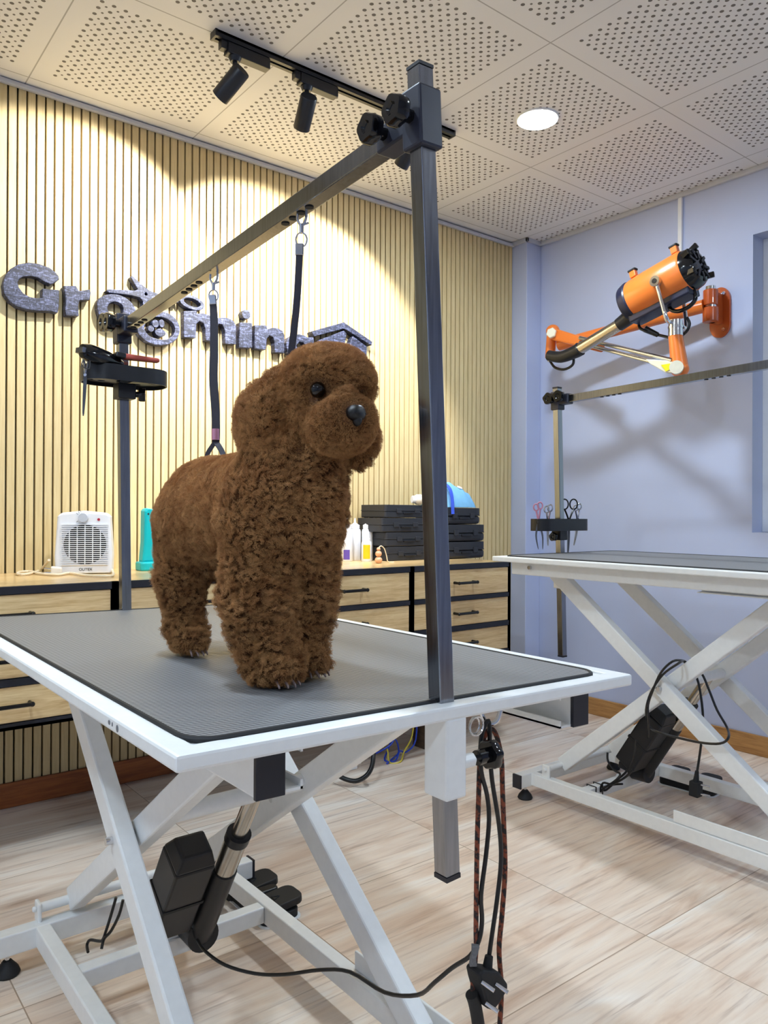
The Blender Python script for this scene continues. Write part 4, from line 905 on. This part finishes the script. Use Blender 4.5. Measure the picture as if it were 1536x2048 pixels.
# ------------------------------------------------------------------ things on the worktop
# fan heater
hc = V((0.812, 2.655, CT)); hrot = Matrix.Rotation(math.radians(-22), 3, 'Z')
t = thing('fan_heater', 'white fan heater with round grille on the worktop', 'heater', tuple(hc))
def HP(x, y, z): return hc + hrot @ V((x, y, z))
hp = [(-0.088, 0.002), (-0.09, 0.06), (-0.082, 0.19), (-0.07, 0.203), (0, 0.21), (0.07, 0.203), (0.082, 0.19), (0.09, 0.06), (0.088, 0.002)]
b_ = prism(hp, [], lambda a, b, d: HP(a * (1 - 0.0 * d), -0.05 + d, b), 0.105).build('casing', 'white_plastic', t, bevel=0.008, seg=3)
gc = 0.098; gr = 0.066
MB().cyl(HP(0.004, -0.0512, gc), HP(0.004, -0.0505, gc), gr, n=40).build('grille_opening', 'felt', t)
gl = MB()
for k in range(-10, 11):
    z = gc + k * 0.0066; hw_ = 0.072
    a, b = HP(0.004 - hw_, -0.053, z), HP(0.004 + hw_, -0.053, z); gl.bar(a, b, 0.0026, 0.004, (0, 0, 1))
gl.build('grille_slat', 'white_plastic', t)
gb = MB()
for k in range(-2, 3):
    xk = 0.004 + k * 0.024; hh = math.sqrt(max(gr ** 2 - (k * 0.024) ** 2, 0)); gb.bar(HP(xk, -0.0535, gc - hh), HP(xk, -0.0535, gc + hh), 0.0026, 0.005, tuple(hrot @ V((1, 0, 0))))
gb.build('grille_bar', 'white_plastic', t)
MB().cyl(HP(-0.002, -0.05, 0.187), HP(-0.002, -0.066, 0.187), 0.0165, 0.0145, 28).build('dial', 'dial_grey', t, smooth=True)
MB().cyl(HP(0.046, -0.05, 0.181), HP(0.046, -0.0525, 0.181), 0.0045, n=14).build('pilot_lamp', 'red_dot', t)
mk = MB()
for k, aa in enumerate((110, 128, 146, 215)):
    a = math.radians(aa); mk.bar(HP(-0.002 + 0.019 * math.cos(a), -0.0504, 0.187 + 0.019 * math.sin(a)), HP(-0.002 + 0.026 * math.cos(a), -0.0504, 0.187 + 0.026 * math.sin(a)), 0.0012, 0.001)
mk.build('dial_mark', 'print', t)
cu = bpy.data.curves.new('brand_print', 'FONT'); cu.body = 'OUTEX'; cu.size = 0.0125; cu.align_x = 'CENTER'; cu.extrude = 0.0003
to = bpy.data.objects.new('brand_print_source', cu); C.objects.link(to)
bpy.context.view_layer.update()
me = bpy.data.meshes.new_from_object(to.evaluated_get(bpy.context.evaluated_depsgraph_get()))
bpy.data.objects.remove(to); me.materials.clear(); me.materials.append(M['rubber'])
fm = Matrix.Translation(HP(0.006, -0.0508, 0.012) - hc) @ (hrot @ Matrix.Rotation(math.pi / 2, 3, 'X')).to_4x4()
me.transform(fm)
o = bpy.data.objects.new('brand_print', me); C.objects.link(o); o.parent = t
hcord = [(0.8619, 2.5069, 0.786), (0.8282, 2.4315, 0.786), (0.7839, 2.4385, 0.786), (0.7582, 2.5041, 0.786), (0.7503, 2.6095, 0.786), (0.7066, 2.5642, 0.786)]
tag(MB().tube([V(HP(0.088, -0.03, 0.012))] + hcord[1:] + [(0.6874, 2.5774, 0.786), (0.6662, 2.642, 0.786), (0.6645, 2.7478, 0.786), (0.6298, 2.7449, 0.786), (0.6043, 2.6596, 0.786), (0.6287, 2.6428, 0.786), (0.7065, 2.8022, 0.786)] + [(0.688, 2.6207, 0.83)] , 0.0042, 8).build('heater_cable', 'wire_white', smooth=True), 'ivory heater cord coiled on the worktop before the heater', 'cord')
hp2 = V((0.7064, 2.6082, 0.788))
pgx = thing('heater_plug', 'ivory mains plug lying on the worktop beside the heater', 'plug', (hp2.x, hp2.y, CT))
MB().bar(hp2 + V((-0.016, 0, 0.008)), hp2 + V((0.016, -0.01, 0.008)), 0.03, 0.028, (0, 0, 1), 0.02, 0.02).build('plug_body', 'offwhite', pgx, bevel=0.005)
MB().cyl(hp2 + V((-0.016, 0, 0.014)), hp2 + V((-0.034, 0.008, 0.016)), 0.003, n=10).cyl(hp2 + V((-0.016, 0, 0.002)), hp2 + V((-0.034, 0.008, 0.002)), 0.003, n=10).build('pin', 'chrome', pgx)

# teal appliance
tc = V((1.035, 2.655, CT))
t = thing('clipper_charger', 'teal upright cordless tool standing on its base behind the dog', 'charger', tuple(tc))
MB().rbox(tc + V((0, 0, 0.016)), (0.085, 0.075, 0.032), 0.018).build('base', 'teal', t, bevel=0.006)
tp_ = [(-0.034, 0.03), (0.036, 0.03), (0.032, 0.10), (0.03, 0.205), (0.018, 0.215), (-0.018, 0.222), (-0.027, 0.21), (-0.028, 0.10)]
prism(tp_, [], lambda a, b, d: (tc.x + a, tc.y - 0.022 + d, CT + b), 0.044).build('body', 'teal', t, bevel=0.007)
MB().bar(tc + V((0.012, -0.016, 0.2)), tc + V((0.032, -0.02, 0.19)), 0.03, 0.02, (0, 1, 0)).build('blade_head', 'chrome', t, bevel=0.003)
sc2 = MB()
for xx, zz in ((-0.002, 0.165), (0.008, 0.10), (-0.014, 0.2)): sc2.cyl(tc + V((xx, -0.0225, zz)), tc + V((xx, -0.0215, zz)), 0.0035, n=12)
sc2.build('screw', 'rubber', t)

# bottles
def bottle(x, y, h, r, label, lab=None, cap='white_plastic', cone=True):
    t = thing('product_bottle', label, 'bottle', (x, y, CT), 'white product bottles on the worktop')
    MB().lathe([(r * 0.9, 0), (r, 0.004), (r, h * 0.68), (r * 0.92, h * 0.73), (r * 0.55, h * 0.76)], (x, y, CT), (0,0,1), 24).build('body', 'bottle', t, smooth=True)
    if cone: MB().lathe([(r * 0.8, 0), (r * 0.8, h * 0.085), (r * 0.6, h * 0.1), (r * 0.2, h * 0.14), (r * 0.1, h * 0.25)], (x, y, CT + h * 0.75), (0,0,1), 20).build('nozzle_cap', cap, t, smooth=True)
    else: MB().lathe([(r * 0.7, 0), (r * 0.7, h * 0.1), (r * 0.5, h * 0.12), (r * 0.45, h * 0.24)], (x, y, CT + h * 0.75), (0,0,1), 20).build('cap', cap, t, smooth=True)
    if lab:
        m_, z0, z1, a0, a1 = lab
        lb = MB(); n = 12; vs = []
        for zz in (z0, z1):
            for k in range(n + 1):
                a = math.radians(a0 + (a1 - a0) * k / n); vs.append((x + (r + 0.0006) * math.cos(a), y + (r + 0.0006) * math.sin(a), CT + zz))
        lb.add(vs, [(k, k + 1, n + 2 + k, n + 1 + k) for k in range(n)])
        lb.build('label', m_, t)
    return t
bottle(1.925, 2.70, 0.185, 0.0255, 'white nozzle bottle with purple label, nearest the dog', ('purple', 0.008, 0.05, 200, 262))
bottle(1.985, 2.725, 0.185, 0.026, 'white nozzle bottle behind the small yellow label bottle')
bottle(2.035, 2.70, 0.185, 0.0255, 'white nozzle bottle beside the stack of black cases')
bottle(1.985, 2.64, 0.115, 0.0225, 'small white bottle with bright yellow label', ('yellow_paper', 0.012, 0.072, 195, 275), 'white_plastic', False)
# wooden beads on a string
bp = V((1.9419, 2.5, 0.78)); bx_, by_ = bp.x, bp.y
t = thing('wooden_bead_charm', 'stacked wooden bead charm with white string before the cases', 'bead charm', (bx_, by_, CT))
MB().ell((bx_, by_, CT + 0.014), (0.0155, 0.0155, 0.0145)).build('bead', 'bead', t, smooth=True)
MB().ell((bx_, by_, CT + 0.04), (0.0135, 0.0135, 0.013)).build('bead', 'bead', t, smooth=True)
MB().ell((bx_, by_, CT + 0.059), (0.008, 0.008, 0.008)).build('bead', 'bead', t, smooth=True)
MB().tube([(bx_, by_, CT + 0.062), (bx_ + 0.012, by_, CT + 0.072), (bx_ + 0.03, by_, CT + 0.06), (bx_ + 0.042, by_, CT + 0.03), (bx_ + 0.05, by_, CT + 0.006), (bx_ + 0.085, by_ + 0.005, CT + 0.002)], 0.0022, 8).build('string', 'wire_white', t, smooth=True)

# black cases: two stacks
def case(x0, x1, y0, y1, z0, h, label, rnd, handle):
    t = thing('tool_case', label, 'case', ((x0 + x1) / 2, (y0 + y1) / 2, z0), 'black tool cases in two stacks')
    c = V(((x0 + x1) / 2, (y0 + y1) / 2, z0)); L_, W_ = x1 - x0, y1 - y0
    MB().rbox(c + V((0, 0, h * 0.27)), (L_, W_, h * 0.52), rnd).build('lower_shell', 'case', t, bevel=0.004 if rnd < 0.02 else 0.013)
    MB().rbox(c + V((0, 0, h * 0.76)), (L_, W_, h * 0.45), rnd).rbox(c + V((0, 0, h * 0.54)), (L_ + 0.004, W_ + 0.004, h * 0.05), rnd).build('lid', 'case', t, bevel=0.004 if rnd < 0.02 else 0.013)
    for f_ in (0.3, 0.72):
        MB().box(x0 + L_ * f_ - 0.014, x0 + L_ * f_ + 0.014, y0 - 0.006, y0 + 0.002, z0 + h * 0.34, z0 + h * 0.68).build('latch', 'case', t, bevel=0.002)
    MB().box(x0 + L_ * 0.51 - 0.03, x0 + L_ * 0.51 + 0.03, y0 - 0.008, y0 + 0.002, z0 + h * 0.3, z0 + h * 0.42).build('handle', 'black', t, bevel=0.002)
zz = CT
for k, (h, dx, lab) in enumerate(((0.0635, 0.0, 'black tool case at bottom of the stack beside the bottles'), (0.062, -0.008, 'second black tool case from the worktop, in the stack beside the bottles'), (0.062, -0.03, 'third black tool case from the worktop, in the stack beside the bottles'), (0.058, -0.012, 'topmost black tool case of the stack beside the bottles'))):
    case(2.055 + dx, 2.30 + dx * 0.5, 2.585, 2.765, zz, h - 0.0006, lab, 0.012, True); zz += h
zz = CT
for k, (h, dx, lab) in enumerate(((0.079, 0.0, 'rounded black tool case at bottom of the stack near the pillar'), (0.079, 0.0, 'middle rounded black tool case of the stack near the pillar'), (0.077, -0.03, 'rounded black tool case with blue cloth lying on it'))):
    case(2.335, 2.628 + dx, 2.545, 2.755, zz, h - 0.0006, lab, 0.045, True); zz += h
# cloth on top
def cloth_top():
    t = thing('folded_cloth', 'light blue folded cloth with white badge on the stacked cases', 'cloth', (2.45, 2.63, zz))
    m = MB(); nx, ny = 22, 16; vs = []; top = []
    x0, x1, y0, y1 = 2.368, 2.556, 2.545, 2.73
    def hf(u, v):
        eu = min(1.0, (1 - u) / 0.10) ** 0.5 if u < 1 else 0.0; ev = min(1.0, v / 0.22) ** 0.55 * min(1.0, (1 - v) / 0.3) ** 0.5 if 0 < v < 1 else 0.0
        return (0.118 - 0.055 * u ** 1.3 + 0.004 * math.sin(u * 19 + v * 7) + 0.009 * noise.noise(V((u * 7, v * 6, 1)))) * eu * ev
    for j in range(ny + 1):
        for i in range(nx + 1):
            u, v = i / nx, j / ny
            hgt = hf(u, v)
            top.append((x0 + (x1 - x0) * u, y0 + (y1 - y0) * v, zz + 0.002 + max(0.0, hgt)))
    bot = [(a, b, zz + 0.0006) for a, b, c in top]; n = len(top); w_ = nx + 1
    fs = []
    for j in range(ny):
        for i in range(nx):
            q = (j*w_+i, j*w_+i+1, (j+1)*w_+i+1, (j+1)*w_+i); fs.append(q); fs.append(tuple(n + k for k in reversed(q)))
    per = [i for i in range(nx)] + [nx + j * w_ for j in range(ny)] + [ny * w_ + nx - i for i in range(nx)] + [(ny - j) * w_ for j in range(ny)]
    for a, b in zip(per, per[1:] + per[:1]): fs.append((a, n + a, n + b, b))
    m.add(top + bot, fs); m.build('fabric', 'cloth', t, smooth='all')
    MB().ribbon([(2.370, 2.60, zz + 0.118), (2.374, 2.575, zz + 0.112), (2.382, 2.545, zz + 0.085), (2.388, 2.535, zz + 0.04), (2.390, 2.532, zz - 0.03)], 0.015, 0.003, (1, -0.3, 0)).build('drawstring', 'blue_strap', t)
    MB().lathe([(0.013, 0), (0.013, 0.002)], (x0 + (x1 - x0) * 0.62, y0 + (y1 - y0) * 0.23, zz + hf(0.62, 0.23) + 0.002), (0.1, -0.5, 0.8), 20).build('badge', 'white_plastic', t)
cloth_top()
bz = CT + 0.0635 + 0.062 * 2 + 0.058
tc2 = V((2.225, 2.60, bz))
t = thing('jar_lid', 'small cream round jar lying on the top case', 'jar', tuple(tc2))
MB().lathe([(0.019, 0), (0.023, 0.006), (0.023, 0.03), (0.019, 0.036)], tc2 + V((0.0, 0.0, 0.0235)), (0.9, -0.3, 0.0), 22).build('body', 'offwhite', t, smooth=True)
MB().lathe([(0.0155, 0), (0.017, 0.004), (0.017, 0.02)], tc2 + V((-0.016, 0.005, 0.0235)), (0.9, -0.3, 0.0), 20).build('lid', 'white_plastic', t, smooth=True)

# ------------------------------------------------------------------ floor clutter under the cabinets
fl = thing('wire_tangle', 'tangle of blue and yellow wires on the floor beneath the cabinets', 'wires', (1.92, 2.42, 0))
MB().tube([(1.80, 2.60, 0.004), (1.86, 2.47, 0.01), (1.93, 2.40, 0.06), (1.96, 2.42, 0.09), (1.95, 2.44, 0.03), (1.90, 2.40, 0.005), (1.93, 2.37, 0.004), (1.97, 2.39, 0.03), (2.02, 2.41, 0.012), (2.08, 2.42, 0.05), (2.10, 2.44, 0.20)], 0.0035, 8).tube([(1.82, 2.58, 0.004), (1.90, 2.43, 0.05), (1.95, 2.40, 0.08), (1.98, 2.41, 0.02), (1.93, 2.39, 0.006), (1.88, 2.36, 0.006)], 0.0035, 8).build('blue_wire', 'blue_wire', fl, smooth=True)
MB().tube([(1.84, 2.55, 0.006), (1.92, 2.43, 0.05), (1.90, 2.37, 0.004), (1.94, 2.35, 0.004), (2.0, 2.40, 0.02), (2.06, 2.42, 0.07), (2.09, 2.44, 0.19)], 0.0032, 8).build('yellow_wire', 'yellow_wire', fl, smooth=True)
tag(MB().tube([(1.6006, 2.3067, 0.0363), (1.6148, 2.27, 0.0252), (1.6401, 2.2373, 0.0216), (1.6683, 2.2151, 0.0398), (1.6898, 2.2108, 0.0672), (1.7075, 2.2222, 0.1062), (1.7315, 2.254, 0.149)], 0.0085, 12).build('rubber_hose', 'cable', smooth=True), 'thick black hose curving to the floor behind the near table', 'hose')
ad = thing('power_adapter', 'white power adapter block on the floor by the wires', 'adapter', (1.74, 2.42, 0))
MB().box(1.68, 1.76, 2.39, 2.46, 0, 0.05).build('body', 'white_plastic', ad, bevel=0.004)
MB().box(1.765, 1.81, 2.43, 2.48, 0, 0.075).build('socket', 'white_plastic', ad, bevel=0.004)
tag(MB().bar((2.17, 2.45, 0), (2.17, 2.45, 0.39), 0.09, 0.09).build('support_block', 'dark_wood', bevel=0.004), 'dark wooden support block standing under the cabinets', 'block')

# ------------------------------------------------------------------ the dog
def sdf_dog():
    lo = np.array([0.42, 0.72, 0.745]); hi = np.array([0.72, 1.30, 1.245]); h = 0.0045
    n = np.ceil((hi - lo) / h).astype(int) + 1
    ax_ = [lo[i] + h * np.arange(n[i]) for i in range(3)]
    P = np.stack(np.meshgrid(*ax_, indexing='ij'), -1)
    def ell(c, r, rot=None):
        q = P - np.array(c)
        if rot is not None: q = q @ np.array(rot)
        r = np.array(r); k0 = np.linalg.norm(q / r, axis=-1); k1 = np.linalg.norm(q / (r * r), axis=-1) + 1e-9
        return k0 * (k0 - 1.0) / k1
    def cap(a, b, r1, r2):
        a, b = np.array(a), np.array(b); ba = b - a
        t = np.clip(((P - a) @ ba) / (ba @ ba), 0, 1)
        return np.linalg.norm(P - a - t[..., None] * ba, axis=-1) - (r1 + (r2 - r1) * t)
    def su(a, b, k):
        m = np.clip(0.5 + 0.5 * (b - a) / k, 0, 1)
        return b + (a - b) * m - k * m * (1 - m)
    g = 0.0
    # trunk: rump, barrel, chest
    d = cap((0.563, 1.155, 0.984), (0.556, 0.955, 0.990), 0.081, 0.079)
    d = su(d, ell((0.563, 1.16, 0.968), (0.074, 0.068, 0.084)), 0.03)
    d = su(d, ell((0.552, 0.915, 0.985), (0.071, 0.064, 0.084)), 0.04)
    # neck
    d = su(d, cap((0.566, 0.918, 1.03), (0.580, 0.893, 1.10), 0.056, 0.047), 0.035)
    # legs: shoulder / thigh, shank, paw
    fr = su(cap((0.513, 0.928, 0.955), (0.511, 0.922, 0.865), 0.042, 0.039), cap((0.511, 0.922, 0.865), (0.518, 0.905, 0.79), 0.038, 0.032), 0.02)
    fr = su(fr, ell((0.519, 0.889, 0.778), (0.0275, 0.036, 0.0205)), 0.022)
    fl = su(cap((0.590, 0.925, 0.955), (0.589, 0.926, 0.865), 0.042, 0.033), cap((0.589, 0.926, 0.865), (0.585, 0.934, 0.79), 0.031, 0.0245), 0.02)
    fl = su(fl, ell((0.585, 0.918, 0.777), (0.0255, 0.033, 0.0205)), 0.02)
    rr = su(cap((0.525, 1.182, 0.965), (0.516, 1.188, 0.875), 0.048, 0.0285), cap((0.516, 1.188, 0.875), (0.521, 1.182, 0.787), 0.0275, 0.0225), 0.025)
    rr = su(rr, ell((0.521, 1.163, 0.777), (0.022, 0.035, 0.0195)), 0.02)
    rl = su(cap((0.605, 1.178, 0.965), (0.625, 1.165, 0.87), 0.048, 0.030), cap((0.625, 1.165, 0.87), (0.632, 1.150, 0.785), 0.029, 0.024), 0.025)
    rl = su(rl, ell((0.632, 1.132, 0.777), (0.024, 0.034, 0.020)), 0.02)
    for q in (fr, fl, rr, rl): d = su(d, q, 0.018)
    # tail stub behind the rump
    d = su(d, cap((0.563, 1.235, 1.02), (0.565, 1.262, 1.045), 0.017, 0.014), 0.02)
    # head: skull, cheeks, muzzle, chin
    sk = ell((0.588, 0.884, 1.146), (0.054, 0.056, 0.052))
    sk = su(sk, ell((0.588, 0.866, 1.166), (0.052, 0.050, 0.034)), 0.025)      # topknot over the brow
    sk = su(sk, ell((0.582, 0.872, 1.108), (0.046, 0.046, 0.032)), 0.025)
    mz = ell((0.577, 0.822, 1.110), (0.039, 0.041, 0.029))
    mz = su(mz, ell((0.578, 0.828, 1.092), (0.039, 0.038, 0.027)), 0.015)
    d = su(d, su(sk, mz, 0.008), 0.010)
    # eye hollows
    for c in EYES:
        e = np.linalg.norm(P - np.array(c), axis=-1) - 0.0115
        d = np.maximum(d, -e)
    # ears
    d = su(d, cap((0.541, 0.907, 1.160), (0.523, 0.922, 1.122), 0.016, 0.024), 0.005)
    d = su(d, ell((0.519, 0.930, 1.108), (0.021, 0.037, 0.042)), 0.012)
    d = su(d, cap((0.630, 0.890, 1.14), (0.638, 0.880, 1.095), 0.016, 0.022), 0.010)
    d = su(d, ell((0.639, 0.878, 1.084), (0.018, 0.028, 0.032)), 0.014)
    # creases: ear against cheek, brow over the muzzle, mouth
    for a, b, r in GROOVES: d = -su(-d, cap(a, b, r, r), 0.006)
    return d, lo, h

def surface_nets(vol, lo, h):
    s = vol < 0; nx, ny, nz = vol.shape
    cs = np.zeros((nx - 1, ny - 1, nz - 1, 3)); cn = np.zeros((nx - 1, ny - 1, nz - 1))
    offs = [(i, j, k) for i in (0, 1) for j in (0, 1) for k in (0, 1)]
    def sl(o): return vol[o[0]:nx - 1 + o[0], o[1]:ny - 1 + o[1], o[2]:nz - 1 + o[2]]
    for a in offs:
        for ax in range(3):
            if a[ax] == 1: continue
            b = list(a); b[ax] = 1
            va, vb = sl(a), sl(b); m = (va < 0) != (vb < 0)
            t = np.where(m, va / np.where(m, va - vb, 1), 0)
            for q in range(3):
                cs[..., q] += np.where(m, a[q] + (t if q == ax else 0), 0)
            cn += m
    act = cn > 0; idx = -np.ones(cn.shape, int); idx[act] = np.arange(act.sum())
    ijk = np.argwhere(act); pts = lo + h * (ijk + cs[act] / cn[act][:, None])
    faces = []
    for ax in range(3):
        o1, o2 = [q for q in range(3) if q != ax]
        a = s; sh = [slice(None)] * 3; sh2 = [slice(None)] * 3
        sh[ax] = slice(0, -1); sh2[ax] = slice(1, None)
        e = np.argwhere(a[tuple(sh)] != a[tuple(sh2)])
        e = e[(e[:, o1] > 0) & (e[:, o2] > 0) & (e[:, o1] < vol.shape[o1] - 1) & (e[:, o2] < vol.shape[o2] - 1)]
        def at(d1, d2):
            q = e.copy(); q[:, o1] -= d1; q[:, o2] -= d2; return idx[q[:, 0], q[:, 1], q[:, 2]]
        faces.append(np.stack([at(0, 0), at(1, 0), at(1, 1), at(0, 1)], 1))
    return pts, np.concatenate(faces)

GROOVES = [((0.5204, 0.8625, 1.1511), (0.5246, 0.853, 1.1115), 0.007), ((0.5246, 0.853, 1.1115), (0.5364, 0.863, 1.0675), 0.007), ((0.547, 0.8059, 1.1454), (0.5936, 0.7858, 1.144), 0.0065), ((0.5541, 0.7827, 1.0846), (0.568, 0.768, 1.0869), 0.004)]
EYES = [(0.5455, 0.8315, 1.1435), (0.603, 0.829, 1.137)]
NOSE = V((0.571, 0.783, 1.111))
vol, lo_, h_ = sdf_dog()
pts_, faces_ = surface_nets(vol, lo_, h_)
dog = thing('dog', 'brown curly toy poodle standing on the near grooming table', 'dog', (0.563, 1.04, 0.755))
me = bpy.data.meshes.new('body'); me.from_pydata([tuple(p) for p in pts_ - np.array(dog.location)], [], [tuple(int(i) for i in f) for f in faces_])
bm = bmesh.new(); bm.from_mesh(me)
for _ in range(2): bmesh.ops.smooth_vert(bm, verts=bm.verts, factor=0.5, use_axis_x=True, use_axis_y=True, use_axis_z=True)
bmesh.ops.recalc_face_normals(bm, faces=bm.faces); bm.normal_update()
dl = V(dog.location)
for v in bm.verts:
    p = v.co + dl
    legs_ = max(0.0, min(1.0, (0.93 - p.z) / 0.05)); front = max(0.0, min(1.0, (0.99 - p.y) / 0.05))
    amp = 0.0014 + 0.0072 * legs_ + 0.0060 * front * (1 if p.z < 1.06 else 0.2)
    near_eye = min((p - V(e)).length for e in EYES)
    amp *= min(1.0, max(0.0, (near_eye - 0.012) / 0.02))
    if (p - NOSE).length < 0.03: amp *= 0.2
    if p.z > 1.06: amp *= 0.4
    if p.z < 0.77: amp *= 0.3
    v.co += v.normal * amp * (noise.noise(p * 56) * 0.9 + noise.noise(p * 130) * 0.6)
bm.to_mesh(me); bm.free()
for p in me.polygons: p.use_smooth = True
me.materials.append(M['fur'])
body = bpy.data.objects.new('body', me); C.objects.link(body); body.parent = dog; body['_w'] = dog['_w']
vg = body.vertex_groups.new(name='fur_length'); vd = body.vertex_groups.new(name='plush_density'); vc = body.vertex_groups.new(name='curl_density')
for v in me.vertices:
    p = V(v.co) + dl; L = 0.62
    if p.z > 1.07: L = 0.6
    if p.z > 1.135 and p.y < 0.93: L = 0.8                      # topknot
    if p.x < 0.53 and p.y < 0.97 and 1.06 < p.z < 1.18: L = 1.0                # right ear
    if p.x > 0.64 and p.y < 0.92 and p.z < 1.14 and p.z > 1.03: L = 0.9        # left ear
    if p.y < 0.85 and p.z < 1.135: L = 0.5                       # muzzle
    if p.z < 0.93: L = 0.75                                      # legs
    if p.z < 0.785: L = 0.45
    e = min((p - V(q)).length for q in EYES)
    L *= min(1.0, max(0.12, (e - 0.012) / 0.022))
    nd = (p - NOSE).length
    if nd < 0.03: L *= max(0.1, (nd - 0.010) / 0.022)
    for a, b, r in GROOVES:
        a, b = V(a), V(b); f = max(0.0, min(1.0, (p - a).dot(b - a) / (b - a).length_squared)); gd = (p - a - (b - a) * f).length
        if gd < r + 0.004: L *= 0.35
    D = 0.0 if (e < 0.0125 or nd < 0.013) else 1.0
    if p.z < 0.764: D = 0.25; L = 0.25
    cw = 0.0
    if p.z < 1.075:
        cw = max(0.0, min(1.0, (0.99 - p.y) / 0.06)) * max(0.0, min(1.0, (1.085 - p.z) / 0.03))
        cw = max(cw, max(0.0, min(1.0, (0.945 - p.z) / 0.04)))
        if p.z > 0.93 and p.y > 0.99: cw *= 0.2
    cw *= 1.0 if (p - NOSE).length > 0.075 else 0.0
    vg.add([v.index], L, 'REPLACE'); vd.add([v.index], D * (1 - cw), 'REPLACE'); vc.add([v.index], D * cw, 'REPLACE')
def fur(name, count, dens, clump, amp, freq, seed, rough):
    body.modifiers.new(name, 'PARTICLE_SYSTEM'); ps = body.particle_systems[-1]; st = ps.settings
    ps.seed = seed
    st.type = 'HAIR'; st.count = count; st.hair_length = 0.0165; st.hair_step = 4; st.emit_from = 'FACE'; st.use_emit_random = True; st.use_even_distribution = True
    st.factor_random = 0.0006; st.effector_weights.gravity = 0.0
    st.child_type = 'INTERPOLATED'; st.rendered_child_count = 22; st.child_percent = 22; st.child_length = 1.0; st.child_radius = 0.0045
    st.clump_factor = clump; st.clump_shape = 0.1
    st.kink = 'CURL'; st.kink_amplitude = amp; st.kink_frequency = freq; st.kink_shape = 0.2; st.kink_amplitude_clump = 0.6; st.kink_flat = 0.0
    st.roughness_1 = 0.003; st.roughness_1_size = 0.02; st.roughness_2 = 0.004; st.roughness_2_size = 0.01; st.roughness_endpoint = rough; st.roughness_end_shape = 1.0
    st.root_radius = 0.34; st.tip_radius = 0.12; st.radius_scale = 0.0011; st.shape = 0.0
    st.render_step = 4; st.display_step = 3; st.use_hair_bspline = True
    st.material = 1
    ps.vertex_group_length = 'fur_length'; ps.vertex_group_density = dens
fur('plush_coat', 11000, 'plush_density', 0.66, 0.0021, 1.4, 3, 0.0035)
fur('curly_coat', 7000, 'curl_density', 0.86, 0.0030, 1.9, 5, 0.003)
body.show_instancer_for_render = True
# eyes, nose, claws
for k, e in enumerate(EYES):
    MB().ell(e, (0.0104, 0.0104, 0.0104), None, 24, 16).build('eye', 'eye', dog, smooth='all')
nr = Matrix.Rotation(math.radians(16), 3, 'Z')
fw_ = nr @ V((0, -1, 0)); sd_ = nr @ V((1, 0, 0))
ns = MB().lathe([(0.004, -0.010), (0.0125, -0.006), (0.0138, 0.0), (0.0125, 0.006), (0.008, 0.0095), (0.002, 0.0105)], NOSE, fw_, 28, sx=1.0, sy=0.78, xdir=sd_)
ns.ell(NOSE + V((0, 0, -0.0085)) + fw_ * 0.002, (0.006, 0.007, 0.0085))
nose_o = ns.build('nose', 'nose', dog, smooth='all')
nh = MB()
for s in (-1, 1): nh.ell(NOSE + fw_ * 0.0075 + sd_ * (s * 0.0072) + V((0, 0, -0.0008)), (0.0030, 0.0025, 0.0022), None, 12, 8)
nose_o['_w'] = dog['_w']
nh.build('nostril', 'rubber', nose_o, smooth='all')
for px, py, w_ in ((0.519, 0.889, 0.027), (0.585, 0.918, 0.025), (0.521, 1.163, 0.022), (0.632, 1.132, 0.024)):
    for k in range(4):
        a = -0.55 + 0.37 * k; s = V((px + math.sin(a) * w_, py - math.cos(a) * 0.037, 0.764))
        MB().tube([s + V((0, 0.006, 0.004)), s + V((math.sin(a) * 0.002, -0.002, 0.000)), s + V((math.sin(a) * 0.003, -0.005, -0.004))], 0.002, 8, rr=(0.0024, 0.0011)).build('claw', 'claw', dog, smooth='all')

# ------------------------------------------------------------------ unseen downlights added to light the room
for x, y, lab in ((0.35, 1.25, 'unseen added downlight above the near grooming table'), (2.2, -0.2, 'unseen added downlight by the window wall'), (-0.7, -0.6, 'unseen added downlight in the far corner behind the viewpoint'), (-0.9, 1.4, 'unseen added downlight beyond left edge of the view')):
    downlight(x, y, lab)
wd = bpy.data.worlds.new('daylight'); bpy.context.scene.world = wd; wd.use_nodes = True
wd.node_tree.nodes['Background'].inputs[0].default_value = (0.75, 0.9, 1.0, 1); wd.node_tree.nodes['Background'].inputs[1].default_value = 1.3

# ------------------------------------------------------------------ camera
cam = bpy.data.cameras.new('camera'); co = bpy.data.objects.new('camera', cam); C.objects.link(co)
cam.sensor_fit = 'VERTICAL'; cam.sensor_height = 24.0; cam.lens = 24.0 * 1538.0 / 2048.0; cam.clip_start = 0.02
r_, u_, f_ = (V(q) for q in ((0.7855, -0.6188, 0.0049), (-0.0054, 0.001, 1.0), (0.6188, 0.7855, 0.0025)))
m = Matrix((( r_.x, u_.x, -f_.x), (r_.y, u_.y, -f_.y), (r_.z, u_.z, -f_.z)))
co.matrix_world = Matrix.Translation((0, 0, 0.984)) @ m.to_4x4()
sc = bpy.context.scene; sc.camera = co
sc.view_settings.view_transform = 'Standard'; sc.view_settings.look = 'None'; sc.view_settings.gamma = 1.0; sc.view_settings.exposure = 0.0
try: sc.view_settings.use_curve_mapping = False
except Exception: pass
sc.cycles.max_bounces = 7; sc.cycles.diffuse_bounces = 4; sc.cycles.glossy_bounces = 4; sc.cycles.caustics_reflective = False; sc.cycles.caustics_refractive = False
for o in list(bpy.data.objects):
    if '_w' in o: del o['_w']
